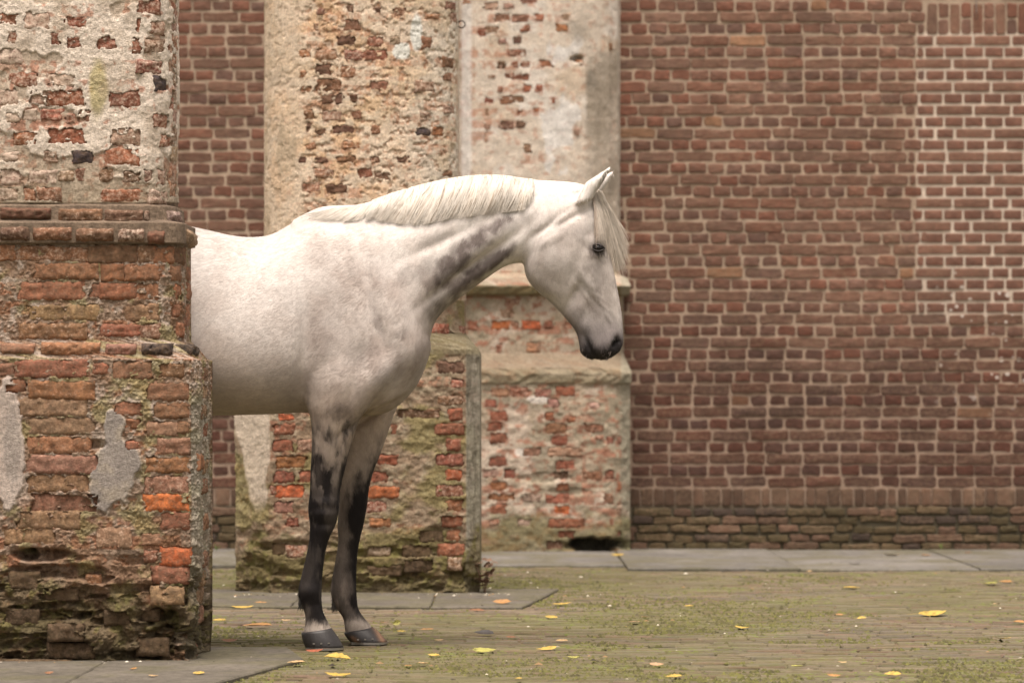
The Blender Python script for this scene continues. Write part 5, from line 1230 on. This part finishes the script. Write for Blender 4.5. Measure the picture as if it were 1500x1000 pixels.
    for i in range(12):
        if i < 9: x, y, yy = rng.uniform(852, 905), rng.uniform(508, 524), -.04; ex, ey = x + rng.normal(0, 4), y + rng.uniform(5, 13)
        else: x, y, yy = rng.uniform(866, 886), 357 + rng.uniform(-2, 2), -.098; ex, ey = x + rng.uniform(0, 4), y + rng.uniform(2, 6)
        tt = np.linspace(0, 1, 5); dd = HD + yy
        Pw.append(np.stack([(x + (ex - x) * tt - 750) * dd / FPX, np.full(5, yy) - .01 * tt, CAMZ - (y + (ey - y) * tt - HOR) * dd / FPX], -1)); Cw.append((.25, .2, .17) if i < 9 else (.04, .03, .025))
    Vm, Fm, Cm = strands(np.array(Pw) + off, np.full(12, .0003), np.array(Cw), np.array((0, -1, 0))); obj('whiskers', mesh_np('whiskers', Vm, Fm, hm, Cm, True), root)
    # ---- eyes
    m, nt, b = new_mat('horse_eye'); b.inputs['Base Color'].default_value = (.006, .004, .003, 1); b.inputs['Roughness'].default_value = .09; b.inputs['Specular IOR Level'].default_value = .35
    lidm, nt, b = new_mat('eyelid'); b.inputs['Base Color'].default_value = (.035, .028, .026, 1); b.inputs['Roughness'].default_value = .7
    lidw, nt, b = new_mat('pale_upper_lid'); b.inputs['Base Color'].default_value = (.50, .45, .41, 1); b.inputs['Roughness'].default_value = .6
    for sy in (-1, 1):
        ysf = float(np.median(np.abs(V[(np.abs(px - 875.5) < 6) & (np.abs(py - 363) < 6) & (V[:, 1] * sy > .03)][:, 1])))
        yc = sy * (ysf - .0055); dd = HD + yc
        c = np.array((hx(875.5, dd), yc, hz(363.5, dd)))
        th, ph = np.meshgrid(np.linspace(0, math.pi, 17), np.linspace(0, 2 * math.pi, 25)[:-1], indexing='ij')
        s = np.stack([.0265 * np.sin(th) * np.cos(ph), .0225 * np.sin(th) * np.sin(ph), .0165 * np.cos(th)], -1)
        idx = np.arange(17 * 24).reshape(17, 24); nx_ = np.roll(idx, -1, 1)
        Fq = np.stack([idx[:-1], idx[1:], nx_[1:], nx_[:-1]], -1).reshape(-1, 4)
        eye = obj('eye', mesh_np('eye', s.reshape(-1, 3) + c + off, Fq, m), root)
        # lids: almond rim (tube) with a heavier upper fold
        def tube(pts, rad, name, mat):
            pts = np.array(pts); k = len(pts); Tn = np.gradient(pts, axis=0); Tn /= np.linalg.norm(Tn, axis=1)[:, None]
            a = np.cross(Tn, (0, 1, 0)); a /= np.linalg.norm(a, axis=1)[:, None]; b_ = np.cross(Tn, a)
            an = np.linspace(0, 2 * math.pi, 9)[:-1]; rad = np.asarray(rad) * np.ones(k)
            Vt = (pts[:, None] + rad[:, None, None] * (a[:, None] * np.cos(an)[None, :, None] + b_[:, None] * np.sin(an)[None, :, None])).reshape(-1, 3)
            i = np.arange(k * 8).reshape(k, 8); j = np.roll(i, -1, 1)
            return obj(name, mesh_np(name, Vt + off, np.stack([i[:-1], i[1:], j[1:], j[:-1]], -1).reshape(-1, 4), mat), eye)
        u = np.linspace(-1, 1, 15)
        def lid(up, ro): return [(c[0] + .026 * a, c[1] + sy * (.0225 * math.sqrt(max(0, 1 - (a * .93) ** 2 * .85)) * ro), c[2] + up * (1 - a * a) + .001 - .002 * a) for a in u]
        tube(lid(.0125, .84), .0038 * (1.1 - .5 * np.abs(u)), 'eyelid', lidm); tube(lid(-.0120, .86), .0028 * (1.1 - .5 * np.abs(u)), 'eyelid', lidm)
    # ---- hooves with shoes and nails
    mh, nt, b = new_mat('hoof_horn'); g = nd(nt, 'ShaderNodeNewGeometry'); at = nd(nt, 'ShaderNodeAttribute', attribute_name='Col')
    mp = nd(nt, 'ShaderNodeMapping'); mp.inputs['Scale'].default_value = (200, 200, 25); nt.links.new(g.outputs['Position'], mp.inputs['Vector'])
    nz = noise(nt, mp.outputs[0], 1, 4); nt.links.new(mixc(nt, 1.0, at.outputs['Color'], grey(nt, mapr(nt, nz, .3, .7, .7, 1.3)), 'MULTIPLY'), b.inputs['Base Color'])
    bump(nt, b, nz, .3, .002); b.inputs['Roughness'].default_value = .5
    ms, nt, b = new_mat('horseshoe_steel'); b.inputs['Base Color'].default_value = (.5, .48, .46, 1); b.inputs['Metallic'].default_value = 1; b.inputs['Roughness'].default_value = .32
    hooves = [(-.143, 441.5, 926, 485.5, 919, 447, 503.5, 0), (.143, 503.6, 926, 546, 917.5, 513, 568, 1), (-.15, -10, 927, 38, 920, -4, 56, 0), (.15, 28, 927, 76, 920, 34, 94, 0)]
    for (yc, cxl, cyl, cxr, cyr, bxl, bxr, brown) in hooves:
        d = HD + yc; na = 36; an = np.linspace(0, 2 * math.pi, na + 1)[:-1]; rings = []
        zb = .012
        for lv in np.linspace(0, 1, 8):
            xl = hx(cxl + (bxl - cxl) * lv, d); xr = hx(cxr + (bxr - cxr) * lv, d); hw = .046 + .016 * lv
            zl = hz(cyl, d) * (1 - lv) + zb * lv; zr = hz(cyr, d) * (1 - lv) + zb * lv
            bul = .003 * math.sin(lv * math.pi)
            co = np.cos(an); x = (xl + xr) / 2 + (xr - xl) / 2 * np.sign(co) * np.abs(co) ** .85 + bul * co; y = yc + (hw + bul) * np.sin(an)
            z = zl + (zr - zl) * (co * .5 + .5); rings.append(np.stack([x, y, z], -1))
        rings = np.array(rings); top = rings[0].mean(0); bot = rings[-1].mean(0)
        Vh = np.concatenate([rings.reshape(-1, 3), [top, bot]]); i = np.arange(8 * na).reshape(8, na); j = np.roll(i, -1, 1)
        Fh = np.stack([i[:-1], i[1:], j[1:], j[:-1]], -1).reshape(-1, 4)
        Fc = np.concatenate([np.stack([i[0], j[0], np.full(na, 8 * na), np.full(na, 8 * na)], -1), np.stack([j[-1], i[-1], np.full(na, 8 * na + 1), np.full(na, 8 * na + 1)], -1)])
        F3 = np.concatenate([Fh[:, [0, 1, 2]], Fh[:, [0, 2, 3]], Fc[:, :3]])
        hc = np.ones((len(Vh), 3)) * np.array((.026, .023, .022))
        if brown:
            u = (Vh[:, 0] - hx(503, d)) / (hx(568, d) - hx(503, d)); lvl = 1 - Vh[:, 2] / hz(920, d)
            w1 = np.exp(-((u - (.74 + .22 * lvl)) / .06) ** 2) + .8 * np.exp(-((u - (.12 + .22 * lvl)) / .07) ** 2) * sstep(.3, .6, lvl); w1 = np.clip(w1, 0, 1)[:, None]
            hc = hc * (1 - w1) + np.array((.27, .15, .085)) * w1
        ho = obj('hoof', mesh_np('hoof', Vh + off, F3, mh, hc, True), root)
        outer = rings[-1] * 1.0; cc = outer.mean(0); o2 = cc + (outer - cc) * 1.03; inn = cc + (outer - cc) * .72
        Vr = np.concatenate([np.c_[o2[:, :2], np.full(na, .0125)], np.c_[o2[:, :2], np.full(na, .004)], np.c_[inn[:, :2], np.full(na, .004)], np.c_[inn[:, :2], np.full(na, .0125)]])
        i = np.arange(4 * na).reshape(4, na); heel = np.cos(an + math.pi / na) < -.90
        qs = []
        for a in range(4):
            A0 = i[a]; B0 = i[(a + 1) % 4]; q = np.stack([A0, B0, np.roll(B0, -1), np.roll(A0, -1)], -1); qs.append(q[~heel])
        obj('horseshoe', mesh_np('horseshoe', Vr + off, np.concatenate(qs), ms, smooth=False), ho)
        for q in (-.5, -.15, .2):
            a = -math.pi / 2 + q * .9 + .25; lv = .72; rr = rings[5]; jx = int((a % (2 * math.pi)) / (2 * math.pi) * na) % na
            p = rr[jx] + np.array((0, -.001, .0)); s = .0028
            cube = np.array([(x, y, z) for x in (-1, 1) for y in (-1, 1) for z in (-1, 1)]) * s * np.array((1.3, 1, .9)) + p
            obj('nail', mesh_np('nail', cube + off, [(0, 1, 3, 2), (4, 6, 7, 5), (0, 4, 5, 1), (2, 3, 7, 6), (0, 2, 6, 4), (1, 5, 7, 3)], ms, smooth=False), ho)
# ------------------------------------------------------------------ fallen leaves and small things
def leaf_mesh(seed, col):
    rng = np.random.RandomState(seed); nl, nw = 9, 4; V = []; C = []
    curl = rng.uniform(.02, .22); fold = rng.uniform(.05, .35); tw = rng.uniform(-.4, .4); wid = rng.uniform(.24, .34)
    t = np.linspace(0, 1, nl + 1); prof = np.sin(np.clip(t * 1.02, 0, 1) ** .8 * math.pi) ** .75 * wid + .004
    for i in range(nl + 1):
        for j in range(-nw // 2, nw // 2 + 1):
            s = j / (nw / 2); w = prof[i] * s * (1 + .12 * math.sin(t[i] * 25 + seed + j))
            z = abs(w) * fold + curl * (4 * (t[i] - .5) ** 2) * .5 + tw * w * t[i] * .6 + .02 * rng.rand()
            V.append((t[i] - .5, w, z)); sp = 1 - .5 * (rng.rand() < .10)
            C.append(np.array(col) * (.85 + .3 * rng.rand()) * sp * (1.12 if j == 0 else 1))
    idx = np.arange((nl + 1) * (nw + 1)).reshape(nl + 1, nw + 1)
    F = np.stack([idx[:-1, :-1], idx[1:, :-1], idx[1:, 1:], idx[:-1, 1:]], -1).reshape(-1, 4)
    V = np.array(V); V[:, 2] -= V[:, 2].min()
    k = len(V); st = []
    for i in range(5):                        # stalk
        a = i / 4; st += [(-.5 - .4 * a, .012 + .08 * tw * a, V[2, 2] + .02 * a), (-.5 - .4 * a, -.012 + .08 * tw * a, V[2, 2] + .02 * a)]
    V = np.concatenate([V, st]); C = np.concatenate([np.array(C), np.repeat(np.array(col)[None] * .7, 10, 0)])
    F = np.concatenate([F, [(k + 2 * i, k + 2 * i + 1, k + 2 * i + 3, k + 2 * i + 2) for i in range(4)]])
    return V, F, C

LC = {'y': (.44, .30, .06), 'o': (.33, .17, .055), 'n': (.22, .10, .045), 't': (.46, .31, .15), 'g': (.32, .30, .07), 'k': (.035, .028, .024), 'p': (.42, .25, .14), 'e': (.34, .10, .05)}
LEAVES = [  # px, py, length px, colour, label
    (355, 892, 28, 'y', 'yellow leaf on paving in the gap between the near and middle piers'), (381, 886, 20, 'o', 'small orange leaf just right of the yellow leaf between the piers'),
    (319, 911, 24, 'y', 'yellow leaf touching the right edge of the near pier'), (377, 919, 38, 'o', 'long orange brown leaf behind the horse\'s front hooves'), (336, 942, 22, 'n', 'curled brown leaf close to the near pier\'s foot'),
    (419, 911, 14, 't', 'pale tan leaf bit just behind the near hoof'), (460, 957, 26, 'e', 'reddish brown leaf right under the near hoof'), (494, 967, 42, 'y', 'large yellow leaf in front of the near hoof'),
    (434, 977, 28, 't', 'tan leaf at the corner of the bluestone apron'), (494, 992, 40, 'y', 'large yellow leaf at the bottom edge below the hooves'), (564, 914, 14, 'n', 'small rusty leaf right behind the far hoof'),
    (581, 918, 11, 'g', 'small green yellow leaf standing on edge beside the far hoof'), (589, 927, 16, 'y', 'small yellow leaf just right of the far hoof'), (626, 924, 20, 'o', 'orange yellow leaf below the middle pier apron'),
    (635, 963, 18, 'y', 'short yellow leaf ahead of the hooves, below the tan one'), (597, 978, 12, 'o', 'small orange leaf near the bottom below the far hoof'), (622, 975, 18, 't', 'crumpled tan leaf next to the small orange one'),
    (643, 940, 14, 't', 'tan leaf fragment ahead of the far hoof'), (699, 896, 24, 'n', 'orange brown leaf in front of the stone apron'), (735, 888, 25, 'o', 'orange leaf lying on the stone apron\'s front edge'),
    (824, 887, 30, 'y', 'bright yellow leaf right of the stone apron\'s corner'), (808, 907, 20, 'y', 'yellow leaf below the bright one near the apron\'s corner'), (709, 931, 30, 'k', 'blackened curled leaf ahead of the hooves'),
    (748, 936, 14, 'n', 'small brown leaf beside the blackened one'), (710, 957, 32, 'g', 'greenish yellow leaf below the blackened one'), (800, 954, 30, 'y', 'pale yellow leaf in the middle foreground'),
    (823, 941, 18, 't', 'tan leaf above the pale yellow one in the middle foreground'), (840, 966, 18, 'g', 'thin olive leaf right of the pale yellow one'), (929, 913, 16, 'p', 'peach leaf left of the small orange one at mid-paving'),
    (759, 997, 12, 'y', 'small yellow leaf cut by the bottom edge at the centre'), (904, 817, 18, 'y', 'yellow leaf at the farthest pier\'s foot'), (1306, 817, 24, 'y', 'yellow leaf on the stone strip against the wall'),
    (1356, 817, 14, 'o', 'orange leaf on the stone strip right of the yellow one'), (1418, 813, 10, 'n', 'brown leaf in the corner of wall and stone strip'), (1252, 829, 18, 'k', 'dark twig-like leaf on the stone strip'),
    (1186, 841, 9, 't', 'tiny tan leaf at the front edge of the stone strip'), (1248, 863, 24, 'y', 'yellow leaf on the mossy paving just before the wall strip'), (1450, 857, 26, 'g', 'yellow green leaf at far right before the wall strip'),
    (1473, 855, 20, 'o', 'orange leaf overlapping the yellow green one at far right'), (1009, 890, 12, 'y', 'small yellow leaf alone below the farthest pier\'s right side'), (945, 906, 12, 'o', 'small orange leaf right of the peach one'),
    (1230, 903, 12, 'o', 'small orange leaf left of a yellow one at mid-right'), (1262, 908, 13, 'y', 'small yellow leaf right of the orange one at mid-right'), (1088, 922, 20, 'y', 'thin flat yellow leaf in the middle right paving'),
    (1366, 903, 48, 'y', 'largest bright yellow leaf with stalk at the right'), (1460, 887, 11, 't', 'tiny tan leaf right of the largest yellow leaf'), (1494, 914, 20, 'o', 'orange leaf cut by the right edge'),
    (1468, 938, 26, 'y', 'curled yellow leaf with long stalk at lower right'), (962, 977, 19, 'p', 'peach leaf at the bottom right of centre'), (986, 994, 24, 'y', 'yellow leaf at the bottom edge below the peach one'),
    (1170, 979, 22, 'g', 'green yellow leaf near the bottom at the right'), (1222, 993, 19, 'o', 'orange leaf at the bottom edge right of the green yellow one'), (1308, 991, 23, 'y', 'yellow leaf at the bottom edge far right'),
    (1234, 973, 12, 't', 'pale tan fragment above the orange bottom leaf'), (291, 993, 16, 'y', 'bright curled yellow leaf on the bluestone at the bottom left'), (195, 986, 12, 'o', 'small orange leaf on the bluestone before the near pier'),
    (72, 993, 13, 'n', 'brown leaf on the bluestone at the far bottom left'), (225, 997, 16, 't', 'tan leaf cut by the bottom edge at the left')]

def build_leaves():
    m, nt, b = new_mat('dead_leaf'); at = nd(nt, 'ShaderNodeAttribute', attribute_name='Col'); g = nd(nt, 'ShaderNodeNewGeometry')
    v = mapr(nt, noise(nt, g.outputs['Position'], 160, 4), .3, .7, .75, 1.2)
    nt.links.new(mixc(nt, 1.0, at.outputs['Color'], grey(nt, v), 'MULTIPLY'), b.inputs['Base Color']); b.inputs['Roughness'].default_value = .55
    rng = np.random.RandomState(77)
    for i, (px, py, ln, c, lab) in enumerate(LEAVES):
        d = CAMZ * FPX / (py - HOR); V, F, C = leaf_mesh(500 + i, LC[c])
        p = P(px, py, d); L = min(ln, 40) * d / FPX * rng.uniform(1.0, 1.15)
        V = V * L; a = rng.uniform(-.5, .5) + (math.pi if rng.rand() < .5 else 0)
        R = np.array([(math.cos(a), -math.sin(a), 0), (math.sin(a), math.cos(a), 0), (0, 0, 1)]); V = V @ R.T
        tl = rng.uniform(.0, .3); V = V @ np.array([(1, 0, 0), (0, math.cos(tl), math.sin(tl)), (0, -math.sin(tl), math.cos(tl))]); V[:, 2] -= V[:, 2].min()
        if c == 'g' and ln < 12: V = V @ np.array([(1, 0, 0), (0, .3, .95), (0, -.95, .3)]); V[:, 2] -= V[:, 2].min()
        o = obj('fallen_leaf', mesh_np('fallen_leaf', V, F, m, C), None, (p.x, p.y, .016 if (px < 450 and py > 950) or py < 842 or (690 < px < 800 and 868 < py < 893) else .008), lab, 'leaf', 'fallen autumn leaves on the paving')

def tube_mesh(pts, rad, mat, name, ns=6):
    pts = np.array(pts, float); k = len(pts); T = np.gradient(pts, axis=0); T /= np.linalg.norm(T, axis=1)[:, None]
    ref = np.array((.31, .9, .3)); a = np.cross(T, ref); a /= np.linalg.norm(a, axis=1)[:, None]; b = np.cross(T, a)
    an = np.linspace(0, 2 * math.pi, ns + 1)[:-1]; rad = np.asarray(rad) * np.ones(k)
    V = (pts[:, None] + rad[:, None, None] * (a[:, None] * np.cos(an)[None, :, None] + b[:, None] * np.sin(an)[None, :, None])).reshape(-1, 3)
    i = np.arange(k * ns).reshape(k, ns); j = np.roll(i, -1, 1)
    return mesh_np(name, V, np.stack([i[:-1], i[1:], j[1:], j[:-1]], -1).reshape(-1, 4), mat)

def build_small():
    iron, nt, b = new_mat('rusty_iron'); b.inputs['Base Color'].default_value = (.05, .035, .028, 1); b.inputs['Roughness'].default_value = .7; b.inputs['Metallic'].default_value = .4
    # hook in the middle pier's right edge
    c = P(676, 36, 16.6); a = np.linspace(-2.6, 2.4, 16)
    pts = [(c.x - .05, c.y, c.z + .012)] + [(c.x + .017 * math.cos(t - .2), c.y, c.z - .017 * math.sin(t - .2)) for t in a[::-1]]
    o = obj('iron_hook', tube_mesh(np.array(pts) - np.array(c), .0032, iron, 'iron_hook'), None, c, 'small curved iron hook in the middle pier\'s right edge near the top', 'hook')
    # hook on a fine chain, hanging on the wall at the top right
    d = WALL_D - .03; top = P(1430, -30, d); low = P(1430, 28, d)
    root = bpy.data.objects.new('hanging_hook', None); COL.objects.link(root); root.location = low
    tag(root, 'small dark hook hanging on a fine chain at the wall\'s top right', 'hook')
    steel, nt, b = new_mat('chain_steel'); b.inputs['Base Color'].default_value = (.35, .33, .31, 1); b.inputs['Metallic'].default_value = .9; b.inputs['Roughness'].default_value = .4
    k = 26; Vs, Fs = [], []; q = 0
    lk = tube_mesh([(.0035 * math.cos(t), 0, .0065 * math.sin(t)) for t in np.linspace(0, 2 * math.pi, 9)], .0012, steel, 'chain_link', 4)
    for i in range(k):
        z = .04 + (top.z - low.z - .04) * i / (k - 1); o = obj('chain_link', lk, root, (0, 0, z)); o.rotation_euler = (0, 0, (i % 2) * math.pi / 2)
    pts = [(.002, 0, .042)] + [(.014 * math.cos(t) * .8, 0, .020 + .0 + .022 * math.sin(t)) for t in np.linspace(1.5, -3.6, 18)] + [(-.004, 0, .028)]
    obj('hook', tube_mesh(pts, .0028, iron, 'hook'), root)
    # seedlings and weeds
    gm, nt, b = new_mat('seedling_leaf'); b.inputs['Base Color'].default_value = (.12, .24, .03, 1); b.inputs['Roughness'].default_value = .5
    dm, nt, b = new_mat('dry_weed'); b.inputs['Base Color'].default_value = (.16, .095, .06, 1); b.inputs['Roughness'].default_value = .8
    def plant(px, py, d, h, nlv, mat, name, label, cat, seed, spread=.6, stems=3):
        rng = np.random.RandomState(seed); p = P(px, py, d); root = bpy.data.objects.new(name, None); COL.objects.link(root); root.location = (p.x, p.y, .0); tag(root, label, cat)
        for s in range(stems):
            a = rng.rand() * 6.28; q = spread * h * rng.uniform(.3, 1); pts = [(q * math.cos(a) * t ** 1.4, q * math.sin(a) * t ** 1.4, h * t * rng.uniform(.85, 1.1)) for t in np.linspace(0, 1, 7)]
            st = obj('stem', tube_mesh(pts, np.linspace(.0022, .0009, 7), mat, 'stem', 5), root)
            for i in range(nlv):
                V, F, C = leaf_mesh(int(rng.randint(9999)), (1, 1, 1)); V[:, 0] += .5; V = V[:50]; F = F[:36]
                L = h * rng.uniform(.22, .4); an = rng.rand() * 6.28; el = rng.uniform(-.2, .7)
                R = Matrix.Rotation(an, 3, 'Z') @ Matrix.Rotation(-el, 3, 'Y'); V = (V * L) @ np.array(R).T
                t = pts[min(6, 2 + i * 5 // max(1, nlv))]; obj('leaf', mesh_np('leaf', V, F, mat), root, t)
    plant(1379, 806, 20.72, .045, 3, gm, 'seedling', 'tiny bright green seedling at the foot of the wall', 'plant', 5)
    plant(318, 800, 20.6, .05, 3, gm, 'seedling', 'small green weed at the wall foot, glimpsed left of the middle pier', 'plant', 6)
    plant(710, 866, 16.15, .16, 6, dm, 'dry_weed', 'withered brown weed at the middle pier\'s right foot', 'plant', 7, .5, 5)

# ------------------------------------------------------------------ build
import time as _t
_t0 = _t.time()
def lap(s): print('BUILD', s, round(_t.time() - _t0, 1))
_pav = build_ground(); build_slabs(_pav); lap('ground')
build_wall(); lap('wall')
near_pier(); mid_pier(); far_pier(); lap('piers')
build_horse(); lap('horse')
build_leaves(); build_small(); lap('small')
